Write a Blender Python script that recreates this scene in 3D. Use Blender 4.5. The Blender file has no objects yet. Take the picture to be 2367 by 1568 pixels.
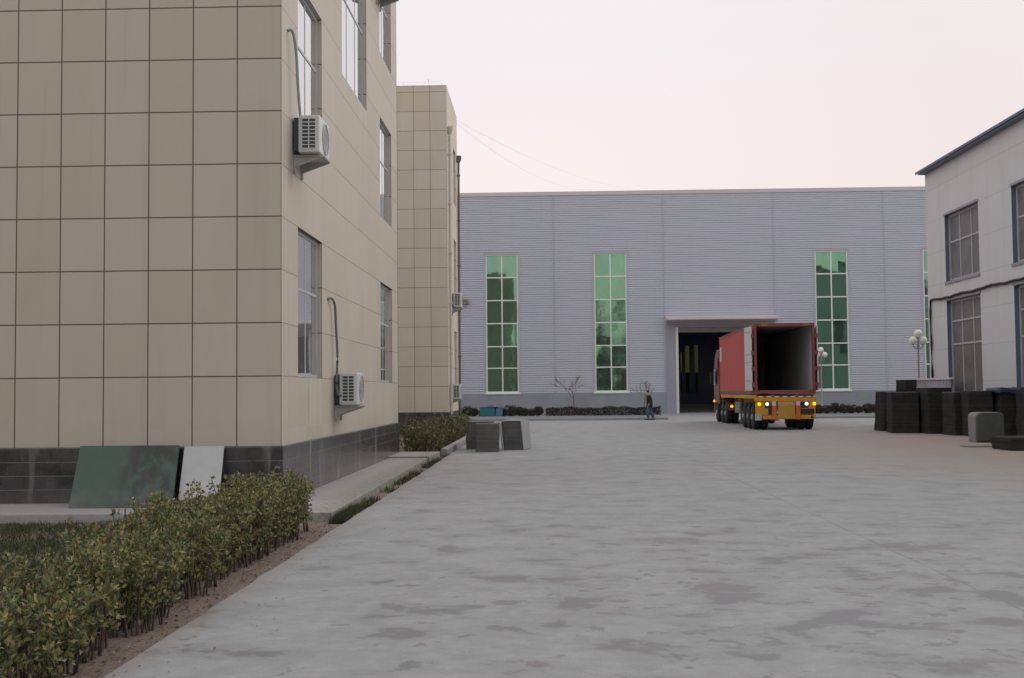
import bpy, bmesh, math, random
from mathutils import Vector, Matrix, Euler
R = math.radians
random.seed(7)
sc = bpy.context.scene
COL = sc.collection

# ------------------------------------------------------------------ camera
cd = bpy.data.cameras.new('camera'); cam = bpy.data.objects.new('camera', cd); COL.objects.link(cam)
cd.sensor_width = 36.0; cd.lens = 36.0 * 2700 / 2367; cd.clip_start = 0.1; cd.clip_end = 2000
cam.location = (0, 0, 1.62)
cam.rotation_euler = (Matrix.Rotation(R(1.676), 3, 'Z') @ Matrix.Rotation(R(92.63), 3, 'X') @ Matrix.Rotation(R(-0.53), 3, 'Z')).to_euler()
sc.camera = cam

# ------------------------------------------------------------------ world: pale overcast dusk sky over a Nishita base
SUN_EL, SUN_AZ = R(30), R(50)          # azimuth measured from +Y (into the picture) towards +X
w = bpy.data.worlds.new('World'); sc.world = w; w.use_nodes = True
wn, wl = w.node_tree.nodes, w.node_tree.links
bg = wn['Background']; bg.inputs['Strength'].default_value = 0.1
sky = wn.new('ShaderNodeTexSky'); sky.sky_type = 'NISHITA'; sky.sun_disc = False
sky.sun_elevation = SUN_EL; sky.sun_rotation = SUN_AZ; sky.dust_density = 4.0; sky.air_density = 1.0
tc = wn.new('ShaderNodeTexCoord'); sx = wn.new('ShaderNodeSeparateXYZ'); wl.new(tc.outputs['Generated'], sx.inputs[0])
ramp = wn.new('ShaderNodeValToRGB'); wl.new(sx.outputs['Z'], ramp.inputs[0])
e = ramp.color_ramp.elements
SKYC = [(0.0, (0.83, .725, .635)), (0.10, (.885, .775, .70)), (0.17, (.91, .81, .785)), (0.25, (.925, .835, .855)), (0.34, (.93, .90, .905)), (1.0, (.90, .90, .94))]
e[0].position, e[1].position = SKYC[0][0], SKYC[-1][0]
for p, c in SKYC[1:-1]: e.new(p)
for el, (p, c) in zip(sorted(e, key=lambda q: q.position), SKYC): el.color = (*c, 1)
hd = wn.new('ShaderNodeVectorMath'); hd.operation = 'DOT_PRODUCT'; hd.inputs[1].default_value = (-0.06, 0.998, 0)
wl.new(tc.outputs['Generated'], hd.inputs[0])
mr = wn.new('ShaderNodeValToRGB'); me_ = mr.color_ramp.elements; AZ = [(0., .99), (.60, .99), (.86, .76), (.945, .80), (.985, .93), (1., 1.0)]
me_[0].position, me_[1].position = 0., 1.
for p, v in AZ[1:-1]: me_.new(p)
for el, (p, v) in zip(sorted(me_, key=lambda q: q.position), AZ): el.color = (v, v, v, 1)
hm = wn.new('ShaderNodeMath'); hm.operation = 'MULTIPLY_ADD'; hm.inputs[1].default_value = .5; hm.inputs[2].default_value = .5; wl.new(hd.outputs['Value'], hm.inputs[0]); wl.new(hm.outputs[0], mr.inputs[0])
gm = wn.new('ShaderNodeMath'); gm.operation = 'MULTIPLY'; gm.inputs[1].default_value = 11.6; wl.new(mr.outputs[0], gm.inputs[0])
vm = wn.new('ShaderNodeVectorMath'); vm.operation = 'SCALE'; wl.new(ramp.outputs['Color'], vm.inputs[0]); wl.new(gm.outputs[0], vm.inputs['Scale'])
mx = wn.new('ShaderNodeMix'); mx.data_type = 'RGBA'; mx.inputs['Factor'].default_value = 0.9
wl.new(sky.outputs[0], mx.inputs['A']); wl.new(vm.outputs[0], mx.inputs['B']); wl.new(mx.outputs['Result'], bg.inputs['Color'])

# ------------------------------------------------------------------ sun: weak and very soft, from the front right
sd = bpy.data.lights.new('sun', 'SUN'); so = bpy.data.objects.new('sun', sd); COL.objects.link(so)
sd.energy = 0.7; sd.angle = R(40); sd.color = (1, .95, .91)
so.rotation_euler = Vector((-math.sin(SUN_AZ) * math.cos(SUN_EL), -math.cos(SUN_AZ) * math.cos(SUN_EL), -math.sin(SUN_EL))).to_track_quat('-Z', 'Y').to_euler()
vs = sc.view_settings; vs.view_transform = 'Standard'; vs.look = 'None'; vs.exposure = 0.0; vs.gamma = 1.0
sc.cycles.max_bounces = 10; sc.cycles.diffuse_bounces = 7

# ------------------------------------------------------------------ helpers
class MB:
    def __init__(s): s.v, s.f, s.m, s.cuts = [], [], [], []
    def add(s, vs, fs, m=0):
        b = len(s.v); s.v += [tuple(p) for p in vs]
        for f in fs: s.f.append([b + i for i in f]); s.m.append(m)
    def cut(s): s.cuts.append(len(s.f))
    def build_split(s, name, mats, parent=None, **k):
        out = []; cs = [0] + s.cuts + [len(s.f)]
        for a, b in zip(cs, cs[1:]):
            if b <= a: continue
            q = MB(); ids = sorted({i for f in s.f[a:b] for i in f}); mp = {i: n for n, i in enumerate(ids)}
            q.v = [s.v[i] for i in ids]; q.f = [[mp[i] for i in f] for f in s.f[a:b]]; q.m = s.m[a:b]; out.append(q.build(name, mats, parent, **k))
        return out
    def quad(s, a, b, c, d, m=0): s.add([a, b, c, d], [(0, 1, 2, 3)], m)
    def box(s, x0, x1, y0, y1, z0, z1, m=0, rot=None):
        vs = [Vector((x, y, z)) for x in (x0, x1) for y in (y0, y1) for z in (z0, z1)]
        if rot: vs = [rot @ p for p in vs]
        s.add(vs, [(0, 1, 3, 2), (4, 6, 7, 5), (0, 4, 5, 1), (2, 3, 7, 6), (0, 2, 6, 4), (1, 5, 7, 3)], m)
    def prism(s, poly, axis, a, b, m=0):
        n = len(poly)
        def mk(p, t): return {'x': (t, p[0], p[1]), 'y': (p[0], t, p[1]), 'z': (p[0], p[1], t)}[axis]
        s.add([mk(p, a) for p in poly] + [mk(p, b) for p in poly],
              [tuple(range(n)), tuple(range(2 * n - 1, n - 1, -1))] + [(i, i + n, (i + 1) % n + n, (i + 1) % n) for i in range(n)], m)
    def tube(s, pts, rad, seg=8, m=0, cap=True):
        pts = [Vector(p) for p in pts]; n = len(pts)
        rad = rad if isinstance(rad, (list, tuple)) else [rad] * n
        ring = []; ref = None
        for i, p in enumerate(pts):
            t = (pts[min(i + 1, n - 1)] - pts[max(i - 1, 0)]).normalized()
            if ref is None: ref = Vector((0, 0, 1)) if abs(t.z) < .9 else Vector((1, 0, 0))
            u = t.cross(ref).normalized(); v = t.cross(u).normalized(); ref = u.cross(t).normalized() if False else ref
            ring += [p + (u * math.cos(2 * math.pi * k / seg) + v * math.sin(2 * math.pi * k / seg)) * rad[i] for k in range(seg)]
        fs = [(i * seg + k, i * seg + (k + 1) % seg, (i + 1) * seg + (k + 1) % seg, (i + 1) * seg + k) for i in range(n - 1) for k in range(seg)]
        if cap: fs += [tuple(range(seg - 1, -1, -1)), tuple((n - 1) * seg + k for k in range(seg))]
        s.add(ring, fs, m)
    def lathe(s, prof, axis, c, seg=20, m=0):      # prof: (along, radius); axis vector; centre
        ax = Vector(axis).normalized(); u = ax.orthogonal().normalized(); v = ax.cross(u); c = Vector(c); n = len(prof)
        vs = [c + ax * a + (u * math.cos(2 * math.pi * k / seg) + v * math.sin(2 * math.pi * k / seg)) * r for a, r in prof for k in range(seg)]
        fs = [(i * seg + k, i * seg + (k + 1) % seg, (i + 1) * seg + (k + 1) % seg, (i + 1) * seg + k) for i in range(n - 1) for k in range(seg)]
        fs += [tuple(range(seg - 1, -1, -1)), tuple((n - 1) * seg + k for k in range(seg))]
        s.add(vs, fs, m)
    def sphere(s, c, r, seg=16, rings=10, m=0):
        s.lathe([(-r * math.cos(math.pi * i / rings), max(r * math.sin(math.pi * i / rings), 1e-4)) for i in range(rings + 1)], (0, 0, 1), c, seg, m)
    def build(s, name, mats, parent=None, smooth=False, bevel=0, fix=True, loc=None):
        me = bpy.data.meshes.new(name); me.from_pydata(s.v, [], s.f)
        for mm in (mats if isinstance(mats, (list, tuple)) else [mats]): me.materials.append(mm)
        for p, mi in zip(me.polygons, s.m): p.material_index = mi
        if fix:
            bm = bmesh.new(); bm.from_mesh(me); bmesh.ops.recalc_face_normals(bm, faces=bm.faces); bm.to_mesh(me); bm.free()
        if smooth:
            for p in me.polygons: p.use_smooth = True
        me.update()
        o = bpy.data.objects.new(name, me); COL.objects.link(o)
        if parent: o.parent = parent
        if loc: o.location = loc
        if smooth == 'auto':
            try: me.set_sharp_from_angle(angle=R(35))
            except Exception: pass
        if bevel:
            b = o.modifiers.new('bevel', 'BEVEL'); b.width = bevel; b.segments = 2; b.limit_method = 'ANGLE'; b.angle_limit = R(40)
        return o

def tag(o, label, cat, group=None, kind=None):
    o['label'] = label; o['category'] = cat
    if group: o['group'] = group
    if kind: o['kind'] = kind
    return o
def thing(name, label, cat, loc=(0, 0, 0), rz=0, group=None):
    o = bpy.data.objects.new(name, None); COL.objects.link(o); o.location = loc; o.rotation_euler = (0, 0, rz)
    o.empty_display_size = .3
    return tag(o, label, cat, group)
def struct(o): o['kind'] = 'structure'; return o
def dup(root, loc, rz=0, label=None, scale=None):
    def cp(o, par):
        c = o.copy(); COL.objects.link(c); c.parent = par
        for ch in [q for q in KIDS.get(o.name, [])]: cp(ch, c)
        return c
    KIDS = {}
    for q in COL.objects:
        if q.parent: KIDS.setdefault(q.parent.name, []).append(q)
    r = cp(root, None); r.location = loc; r.rotation_euler = (0, 0, rz)
    if scale: r.scale = (scale, scale, scale) if not isinstance(scale, (tuple, list)) else scale
    if label: r['label'] = label
    return r

# ------------------------------------------------------------------ materials
class NT:
    """small node-expression helper"""
    def __init__(s, m): s.n, s.l = m.node_tree.nodes, m.node_tree.links
    def put(s, sock, v):
        if isinstance(v, bpy.types.NodeSocket): s.l.new(v, sock)
        elif isinstance(v, (tuple, list)): sock.default_value = (*v, 1) if len(v) == 3 and sock.type == 'RGBA' else v
        else: sock.default_value = v
    def math(s, op, a, b=0.0, c=0.0, clamp=False):
        n = s.n.new('ShaderNodeMath'); n.operation = op; n.use_clamp = clamp
        for i, v in enumerate((a, b, c)): s.put(n.inputs[i], v)
        return n.outputs[0]
    def mix(s, f, a, b, mode='MIX'):
        n = s.n.new('ShaderNodeMix'); n.data_type = 'RGBA'; n.blend_type = mode
        s.put(n.inputs['Factor'], f); s.put(n.inputs['A'], a); s.put(n.inputs['B'], b); return n.outputs['Result']
    def range(s, v, a, b, c=0., d=1.):
        n = s.n.new('ShaderNodeMapRange'); s.put(n.inputs['Value'], v)
        for k, q in (('From Min', a), ('From Max', b), ('To Min', c), ('To Max', d)): n.inputs[k].default_value = q
        return n.outputs[0]
    def pos(s):
        n = s.n.new('ShaderNodeNewGeometry'); return n.outputs['Position']
    def xyz(s, v): n = s.n.new('ShaderNodeSeparateXYZ'); s.l.new(v, n.inputs[0]); return n.outputs
    def obj(s): n = s.n.new('ShaderNodeTexCoord'); return n.outputs['Object']
    def scale(s, v, k):
        n = s.n.new('ShaderNodeVectorMath'); n.operation = 'MULTIPLY'; s.l.new(v, n.inputs[0]); n.inputs[1].default_value = k; return n.outputs[0]
    def noise(s, v, sc_, det=4, rough=.55):
        n = s.n.new('ShaderNodeTexNoise'); s.l.new(v, n.inputs['Vector']); n.inputs['Scale'].default_value = sc_
        n.inputs['Detail'].default_value = det; n.inputs['Roughness'].default_value = rough; return n.outputs['Fac']
    def white(s, v):
        n = s.n.new('ShaderNodeTexWhiteNoise'); n.noise_dimensions = '3D'; s.l.new(v, n.inputs['Vector']); return n.outputs['Value']
    def comb(s, x, y, z):
        n = s.n.new('ShaderNodeCombineXYZ')
        for i, v in enumerate((x, y, z)): s.put(n.inputs[i], v)
        return n.outputs[0]
    def line(s, c, period, off, width):     # 1 on a joint line
        t = s.math('DIVIDE', s.math('SUBTRACT', c, off), period)
        d = s.math('MULTIPLY', s.math('ABSOLUTE', s.math('SUBTRACT', s.math('FRACT', s.math('ADD', t, .5)), .5)), period)
        return s.range(d, width * .35, width * .65, 1., 0.)
    def cell(s, c, period, off): return s.math('FLOOR', s.math('DIVIDE', s.math('SUBTRACT', c, off), period))
    def bump(s, h, strength=.3, dist=.02):
        n = s.n.new('ShaderNodeBump'); n.inputs['Strength'].default_value = strength; n.inputs['Distance'].default_value = dist
        s.l.new(h, n.inputs['Height']); return n.outputs[0]

def newmat(name):
    m = bpy.data.materials.new(name); m.use_nodes = True; return m, NT(m), m.node_tree.nodes['Principled BSDF']
def mat(name, c, rough=.6, metal=0., var=.12, nscale=3., bump=0., stretch=(1, 1, 1), emit=None, spec=None, dirt=None):
    m, t, b = newmat(name)
    p = t.scale(t.obj(), stretch); n = t.noise(p, nscale, 5)
    col = t.mix(t.range(n, .25, .75), tuple(q * (1 - var) for q in c), tuple(min(q * (1 + var), 1) for q in c))
    if dirt: col = t.mix(t.range(t.noise(p, nscale * .37, 6, .65), .52, .72), col, dirt)
    t.put(b.inputs['Base Color'], col); b.inputs['Roughness'].default_value = rough; b.inputs['Metallic'].default_value = metal
    t.put(b.inputs['Roughness'], t.range(n, .2, .8, max(rough - .08, .02), min(rough + .08, 1)))
    if spec is not None: b.inputs['Specular IOR Level'].default_value = spec
    if bump: t.l.new(t.bump(t.noise(p, nscale * 6, 4), bump, .01), b.inputs['Normal'])
    if emit: b.inputs['Emission Color'].default_value = (*emit[0], 1); b.inputs['Emission Strength'].default_value = emit[1]
    return m

M = {}
# beige panel cladding of the office blocks: x0 = a joint position on the front, side wall faces +X
def cladding(name, x0, dx, z0, dz, jointcol, gain=(1, 1, 1)):
    m, t, b = newmat(name)
    g = t.n.new('ShaderNodeNewGeometry'); P = g.outputs['Position']; x, y, z = t.xyz(P)[:3]
    nx = t.math('ABSOLUTE', t.xyz(g.outputs['Normal'])[0]); side = t.math('GREATER_THAN', nx, .5); front = t.math('SUBTRACT', 1., side)
    zl = t.math('GREATER_THAN', z, 1.2)
    hz = t.math('MULTIPLY', t.line(z, dz, z0, .018), zl)
    vx = t.math('MULTIPLY', t.line(x, dx, x0, .018), front)
    vy = t.math('MULTIPLY', t.math('MULTIPLY', t.line(y, 1.31, .4, .012), side), .16)
    jf = t.math('MULTIPLY', t.math('MAXIMUM', hz, vx), t.range(side, 0, 1, .95, .5))
    j = t.math('MAXIMUM', jf, vy)
    cell = t.white(t.comb(t.cell(x, dx, x0), t.cell(y, 1.31, .4), t.cell(z, dz, z0)))
    n1 = t.noise(P, .35, 4); n2 = t.noise(t.scale(P, (1, 1, .25)), 2.2, 5)
    c = t.mix(n1, (.505, .455, .382), (.54, .488, .422))
    c = t.mix(t.math('MULTIPLY', cell, .5), c, (.455, .40, .315))
    c = t.mix(t.range(n2, .45, .8, 0, .22), c, (.40, .35, .29))
    streak = t.range(t.noise(t.scale(P, (3, 3, .12)), 1.6, 4, .7), .57, .76, 0, .32)
    c = t.mix(streak, c, (.36, .32, .26))
    splash = t.math('MULTIPLY', t.range(z, .9, 1.35, .5, 0.), t.noise(t.scale(P, (1, 1, 2)), 3.))
    c = t.mix(splash, c, (.40, .34, .28))
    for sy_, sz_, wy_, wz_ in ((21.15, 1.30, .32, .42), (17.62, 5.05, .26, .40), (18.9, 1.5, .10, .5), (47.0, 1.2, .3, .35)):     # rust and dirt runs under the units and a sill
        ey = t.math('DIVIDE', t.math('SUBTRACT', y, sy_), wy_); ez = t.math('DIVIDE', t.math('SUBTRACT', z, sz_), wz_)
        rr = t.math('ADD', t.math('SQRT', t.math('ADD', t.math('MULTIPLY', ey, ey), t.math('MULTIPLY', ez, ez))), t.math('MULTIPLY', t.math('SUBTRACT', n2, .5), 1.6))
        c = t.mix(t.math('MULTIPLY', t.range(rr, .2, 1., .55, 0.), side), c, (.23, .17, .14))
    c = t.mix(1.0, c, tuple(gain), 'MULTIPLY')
    c = t.mix(j, c, jointcol)
    t.put(b.inputs['Base Color'], c); b.inputs['Roughness'].default_value = .62
    h = t.math('SUBTRACT', t.math('MULTIPLY', n2, .10), jf); t.l.new(t.bump(h, .35, .008), b.inputs['Normal'])
    return m
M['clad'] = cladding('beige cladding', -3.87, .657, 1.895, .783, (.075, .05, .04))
M['clad_far'] = cladding('beige cladding far block', -3.88, .66, 1.895, .783, (.16, .12, .085), (1.21, 1.22, 1.165))  # gain paints the stronger light on the far block into its colour

def plinth_mat():
    m, t, b = newmat('dark plinth stone')
    g = t.n.new('ShaderNodeNewGeometry'); P = g.outputs['Position']; x, y, z = t.xyz(P)[:3]
    side = t.math('GREATER_THAN', t.math('ABSOLUTE', t.xyz(g.outputs['Normal'])[0]), .5)
    u = t.math('ADD', t.math('MULTIPLY', x, t.math('SUBTRACT', 1., side)), t.math('MULTIPLY', y, side))
    row = t.cell(z, .2, .07); uo = t.math('ADD', u, t.math('MULTIPLY', t.math('MODULO', row, 2.), .2))
    j = t.math('MAXIMUM', t.line(z, .2, .07, .014), t.line(uo, .4, .1, .014))
    cell = t.white(t.comb(t.cell(uo, .4, .1), row, 3.)); n = t.noise(P, 2.5, 6, .65)
    c = t.mix(cell, (.014, .015, .017), (.028, .028, .030)); c = t.mix(t.range(n, .4, .75, 0, .6), c, (.075, .075, .074))
    c = t.mix(t.range(t.noise(t.scale(P, (1, 1, .1)), 2.4, 4), .58, .70, 0, .7), c, (.26, .26, .25))
    c = t.mix(t.math('MULTIPLY', j, .35), c, (.05, .05, .05))
    c = t.mix(t.range(z, .05, .3, .3, 0), c, (.11, .105, .095))
    t.put(b.inputs['Base Color'], c); t.put(b.inputs['Roughness'], t.range(n, .3, .7, .24, .42))
    b.inputs['Specular IOR Level'].default_value = 1.0; b.inputs['Coat Weight'].default_value = .45; b.inputs['Coat Roughness'].default_value = .16; b.inputs['Coat IOR'].default_value = 1.6
    bp = t.bump(t.math('SUBTRACT', t.math('ADD', t.math('MULTIPLY', n, .4), t.math('MULTIPLY', t.noise(P, 22., 4), .5)), t.math('MULTIPLY', j, .5)), .6, .009); t.l.new(bp, b.inputs['Normal']); t.l.new(bp, b.inputs['Coat Normal']); return m
M['plinth'] = plinth_mat()

def yard_mat():
    m, t, b = newmat('yard concrete')
    P = t.pos(); x, y, z = t.xyz(P)[:3]
    n0 = t.noise(P, .13, 4); n1 = t.noise(P, .9, 6, .62); n2 = t.noise(P, 9., 5, .7); n3 = t.noise(P, 60., 3, .6)
    c = t.mix(n0, (.278, .280, .278), (.315, .316, .311))
    c = t.mix(t.range(n1, .35, .7, 0, .36), c, (.225, .23, .235))
    c = t.mix(t.range(n2, .35, .70, 0, .5), c, (.375, .378, .375))
    c = t.mix(t.range(n3, .45, .75, 0, .42), c, (.21, .21, .21))
    c = t.mix(t.range(t.noise(t.scale(P, (1, 1, 1)), 4.2, 6, .72), .42, .66, 0, .34), c, (.205, .208, .21))
    # damp and oily patches: crisp ragged blots, thickest in the middle of the yard near the camera
    wob = t.n.new('ShaderNodeTexNoise'); t.l.new(P, wob.inputs['Vector']); wob.inputs['Scale'].default_value = 2.6; wob.inputs['Detail'].default_value = 4
    wv = t.n.new('ShaderNodeVectorMath'); wv.operation = 'MULTIPLY_ADD'; t.l.new(wob.outputs['Color'], wv.inputs[0]); wv.inputs[1].default_value = (.35, .35, 0); t.l.new(P, wv.inputs[2])
    zx = t.math('MULTIPLY', t.math('SUBTRACT', x, 2.6), .20); zy = t.math('MULTIPLY', t.math('SUBTRACT', y, 8.2), .13)
    zone = t.range(t.math('SQRT', t.math('ADD', t.math('MULTIPLY', zx, zx), t.math('MULTIPLY', zy, zy))), .35, 1.5, 1., 0.)
    pa = t.noise(wv.outputs[0], 1.5, 5, .58); pb = t.noise(wv.outputs[0], 3.4, 5, .58)
    d1 = t.range(t.math('ADD', pa, t.math('MULTIPLY', zone, .095)), .650, .688)
    d2 = t.range(t.math('ADD', pb, t.math('MULTIPLY', zone, .085)), .676, .710)
    d1 = t.math('MAXIMUM', d1, d2)
    c = t.mix(t.range(t.math('ADD', pa, t.math('MULTIPLY', zone, .05)), .46, .66, 0, .5), c, (.185, .188, .19))
    c = t.mix(t.math('MULTIPLY', d1, .72), c, (.135, .136, .138))
    rust = t.math('MULTIPLY', d1, t.range(t.noise(P, .9, 3), .52, .66, 0, .55)); c = t.mix(rust, c, (.22, .155, .135))
    pale = t.range(t.noise(t.scale(wv.outputs[0], (1, .7, 1)), 1.5, 5, .65), .58, .72, 0, .30); c = t.mix(pale, c, (.42, .42, .415))
    # long drag and tyre marks running towards the gate
    tm = t.range(t.noise(t.comb(t.math('ADD', t.math('MULTIPLY', x, 2.4), t.math('MULTIPLY', y, -.28)), t.math('MULTIPLY', y, .05), 0.), 1.1, 5, .6), .58, .72, 0, .25)
    c = t.mix(tm, c, (.22, .218, .215))
    # rusty-brown dust tracked round the mat stacks, faint reddish dust elsewhere
    dx = t.math('MULTIPLY', t.math('SUBTRACT', x, 13.), .125); dy = t.math('MULTIPLY', t.math('SUBTRACT', y, 32.), .06)
    rr = t.math('SQRT', t.math('ADD', t.math('MULTIPLY', dx, dx), t.math('MULTIPLY', dy, dy)))
    br = t.math('MULTIPLY', t.range(t.math('ADD', rr, t.math('MULTIPLY', t.math('SUBTRACT', n1, .5), 1.1)), .35, 1.1, 1., 0.), .9)
    c = t.mix(br, c, (.325, .262, .218))
    rd = t.range(t.noise(t.scale(P, (.5, .5, 1)), .5, 4), .60, .74, 0, .30); c = t.mix(rd, c, (.35, .28, .245))
    # washed soil along the left edge, slab joints
    ed = t.math('MULTIPLY', t.range(t.math('ADD', x, t.math('MULTIPLY', n1, .35)), -2.45, -2.15, .8, 0.), t.range(n2, .3, .65))
    c = t.mix(ed, c, (.23, .18, .14))
    j = t.math('MULTIPLY', t.math('MAXIMUM', t.line(x, 6.2, 3.45, .03), t.math('MULTIPLY', t.line(y, 7., 3.4, .03), .4)), t.range(n1, .35, .6, .15, .60))
    c = t.mix(j, c, (.17, .165, .16))
    t.put(b.inputs['Base Color'], c); t.put(b.inputs['Roughness'], t.range(d1, 0, 1, .82, .62))
    h = t.math('ADD', t.math('ADD', t.math('MULTIPLY', n2, .5), t.math('MULTIPLY', n3, .25)), t.math('MULTIPLY', j, -.8))
    t.l.new(t.bump(h, .35, .012), b.inputs['Normal']); return m
M['yard'] = yard_mat()

def soil_mat():
    m, t, b = newmat('bed soil'); P = t.pos(); n1 = t.noise(P, 2.2, 6, .6); n2 = t.noise(P, 28., 4, .7)
    c = t.mix(n1, (.19, .14, .115), (.265, .20, .16)); c = t.mix(t.range(n2, .5, .8, 0, .8), c, (.11, .085, .07))
    sxp = t.xyz(P)[0]; c = t.mix(t.math('MULTIPLY', t.range(t.noise(P, 1.1, 5), .38, .55, 0, .85), t.range(sxp, -3.5, -3.9)), c, (.045, .058, .028))
    t.put(b.inputs['Base Color'], c); b.inputs['Roughness'].default_value = .95
    t.l.new(t.bump(t.math('ADD', n1, n2), .9, .03), b.inputs['Normal']); return m
M['soil'] = soil_mat()

def walk_mat(name, c0, c1, moss):
    m, t, b = newmat(name); P = t.pos(); x, y, z = t.xyz(P)[:3]
    n1 = t.noise(P, 1.3, 6, .6); n2 = t.noise(P, 14., 5, .7)
    c = t.mix(n1, c0, c1); c = t.mix(t.range(n2, .45, .8, 0, .5), c, tuple(q * .7 for q in c0))
    mo = t.math('MULTIPLY', t.range(t.math('ADD', x, t.math('MULTIPLY', n1, .5)), -3.2, -2.75, 0., 1.), moss)
    c = t.mix(t.math('MULTIPLY', mo, t.range(n2, .35, .6)), c, (.15, .155, .085))
    t.put(b.inputs['Base Color'], c); b.inputs['Roughness'].default_value = .85
    t.l.new(t.bump(n2, .4, .01), b.inputs['Normal']); return m
M['walk'] = walk_mat('walkway concrete', (.30, .295, .285), (.37, .36, .345), .7)
M['kerb'] = walk_mat('kerb concrete', (.27, .27, .27), (.34, .34, .335), 0.)
M['paving'] = walk_mat('blue grey paving', (.135, .155, .165), (.19, .205, .215), 0.)

def island(name, cols, rough=.55, spec=.4, trans=0.):
    m, t, b = newmat(name); g = t.n.new('ShaderNodeNewGeometry'); r = t.n.new('ShaderNodeValToRGB'); t.l.new(g.outputs['Random Per Island'], r.inputs[0])
    el = r.color_ramp.elements; r.color_ramp.interpolation = 'LINEAR'; el[0].position, el[1].position = cols[0][0], cols[-1][0]
    for p, c in cols[1:-1]: el.new(p)
    for q, (p, c) in zip(sorted(el, key=lambda q: q.position), cols): q.color = (*c, 1)
    t.put(b.inputs['Base Color'], r.outputs[0]); b.inputs['Roughness'].default_value = rough; b.inputs['Specular IOR Level'].default_value = spec
    if trans:
        tr = t.n.new('ShaderNodeBsdfTranslucent'); t.l.new(r.outputs[0], tr.inputs['Color']); ms = t.n.new('ShaderNodeMixShader'); ms.inputs[0].default_value = trans
        o = t.n['Material Output']; t.l.new(b.outputs[0], ms.inputs[1]); t.l.new(tr.outputs[0], ms.inputs[2]); t.l.new(ms.outputs[0], o.inputs[0])
    return m
M['leaf'] = island('hedge leaves', [(0, (.058, .074, .034)), (.25, (.105, .13, .054)), (.5, (.18, .20, .076)), (.72, (.25, .255, .10)), (.87, (.37, .345, .14)), (.95, (.36, .25, .11)), (1, (.25, .11, .07))], .42, .5, .25)
M['leaf_far'] = island('far hedge leaves', [(0, (.065, .08, .036)), (.5, (.13, .145, .062)), (.85, (.21, .215, .095)), (1, (.26, .22, .11))], .5, .4, .25)
M['leaf_dark'] = island('dark shrub leaves', [(0, (.040, .042, .034)), (.6, (.066, .068, .052)), (.9, (.10, .085, .07)), (1, (.15, .085, .08))], .6, .3)
M['grass'] = island('lawn grass', [(0, (.032, .046, .02)), (.5, (.055, .075, .03)), (.9, (.085, .095, .045)), (1, (.15, .13, .08))], .7, .2, .2)
M['litter'] = island('fallen leaves', [(0, (.10, .065, .04)), (.5, (.17, .12, .08)), (.85, (.10, .09, .07)), (1, (.42, .40, .37))], .8, .2)
M['twig'] = mat('twig bark', (.085, .062, .05), .9, var=.3, nscale=20)
M['bare'] = mat('bare twigs', (.21, .165, .18), .9, var=.2, nscale=8)
M['reflwood'] = island('bare wood behind the yard', [(0, (.09, .09, .07)), (.6, (.16, .16, .12)), (1, (.24, .21, .15))], .9, .1)

M['alu'] = mat('window aluminium', (.46, .47, .48), .45, var=.08, nscale=4)
M['rear_plaster'] = mat('bare rear plaster', (.30, .24, .18), .8, var=.25, nscale=.5)
M['reveal_dark'] = mat('window rebate', (.20, .17, .15), .7)
def glass(name, base, rough=.04, spec=.5, dirty=.1):
    m, t, b = newmat(name); P = t.pos(); n = t.noise(P, 1.7, 5, .6)
    t.put(b.inputs['Base Color'], t.mix(t.range(n, .4, .7, 0, dirty * 3), base, tuple(min(q * 1.8 + .02, 1) for q in base)))
    t.put(b.inputs['Roughness'], t.range(n, .3, .7, rough, rough + dirty)); b.inputs['Specular IOR Level'].default_value = spec
    t.l.new(t.bump(t.noise(P, .9, 2), .04, .05), b.inputs['Normal']); return m
M['glass'] = glass('office glass', (.62, .66, .68), .03, .5, .02); M['glass'].node_tree.nodes['Principled BSDF'].inputs['Metallic'].default_value = .85
M['glass_green'] = None
def green_glass():
    m, t, b = newmat('green mirror glass'); g = t.n.new('ShaderNodeNewGeometry'); P = g.outputs['Position']; x, y, z = t.xyz(P)[:3]
    cell = t.white(t.comb(t.cell(x, 1.19, 3.62), t.cell(z, 1.70, 1.62), 1.))
    n = t.noise(P, 1.1, 4)
    c = t.mix(cell, (.185, .37, .26), (.215, .415, .295)); t.put(b.inputs['Base Color'], c); b.inputs['Metallic'].default_value = 1.
    b.inputs['Roughness'].default_value = .035
    c2 = t.white(t.comb(t.cell(x, 1.19, 3.62), t.cell(z, 1.70, 1.62), 7.))
    tilt = t.comb(t.math('MULTIPLY', t.math('SUBTRACT', cell, .5), .022), 0., t.math('MULTIPLY', t.math('SUBTRACT', c2, .5), .022))
    va = t.n.new('ShaderNodeVectorMath'); va.operation = 'ADD'; t.l.new(t.bump(t.noise(P, .55, 3), .10, .05), va.inputs[0]); t.l.new(tilt, va.inputs[1])
    vn = t.n.new('ShaderNodeVectorMath'); vn.operation = 'NORMALIZE'; t.l.new(va.outputs[0], vn.inputs[0]); t.l.new(vn.outputs[0], b.inputs['Normal'])
    dirt = t.n.new('ShaderNodeBsdfDiffuse'); dirt.inputs['Color'].default_value = (.17, .24, .20, 1); ms = t.n.new('ShaderNodeMixShader')
    t.put(ms.inputs[0], t.range(t.noise(t.scale(P, (1, 1, .35)), 1.6, 5, .65), .35, .75, .06, .30))
    o = t.n['Material Output']; t.l.new(b.outputs[0], ms.inputs[1]); t.l.new(dirt.outputs[0], ms.inputs[2]); t.l.new(ms.outputs[0], o.inputs[0]); return m
M['glass_green'] = green_glass()
M['glass_frost'] = glass('dusty grey glass', (.14, .14, .138), .28, .4, .15)
m, t, b = newmat('yellow green pane'); tr = t.n.new('ShaderNodeBsdfTransparent'); tr.inputs[0].default_value = (.20, .21, .10, 1)
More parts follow.
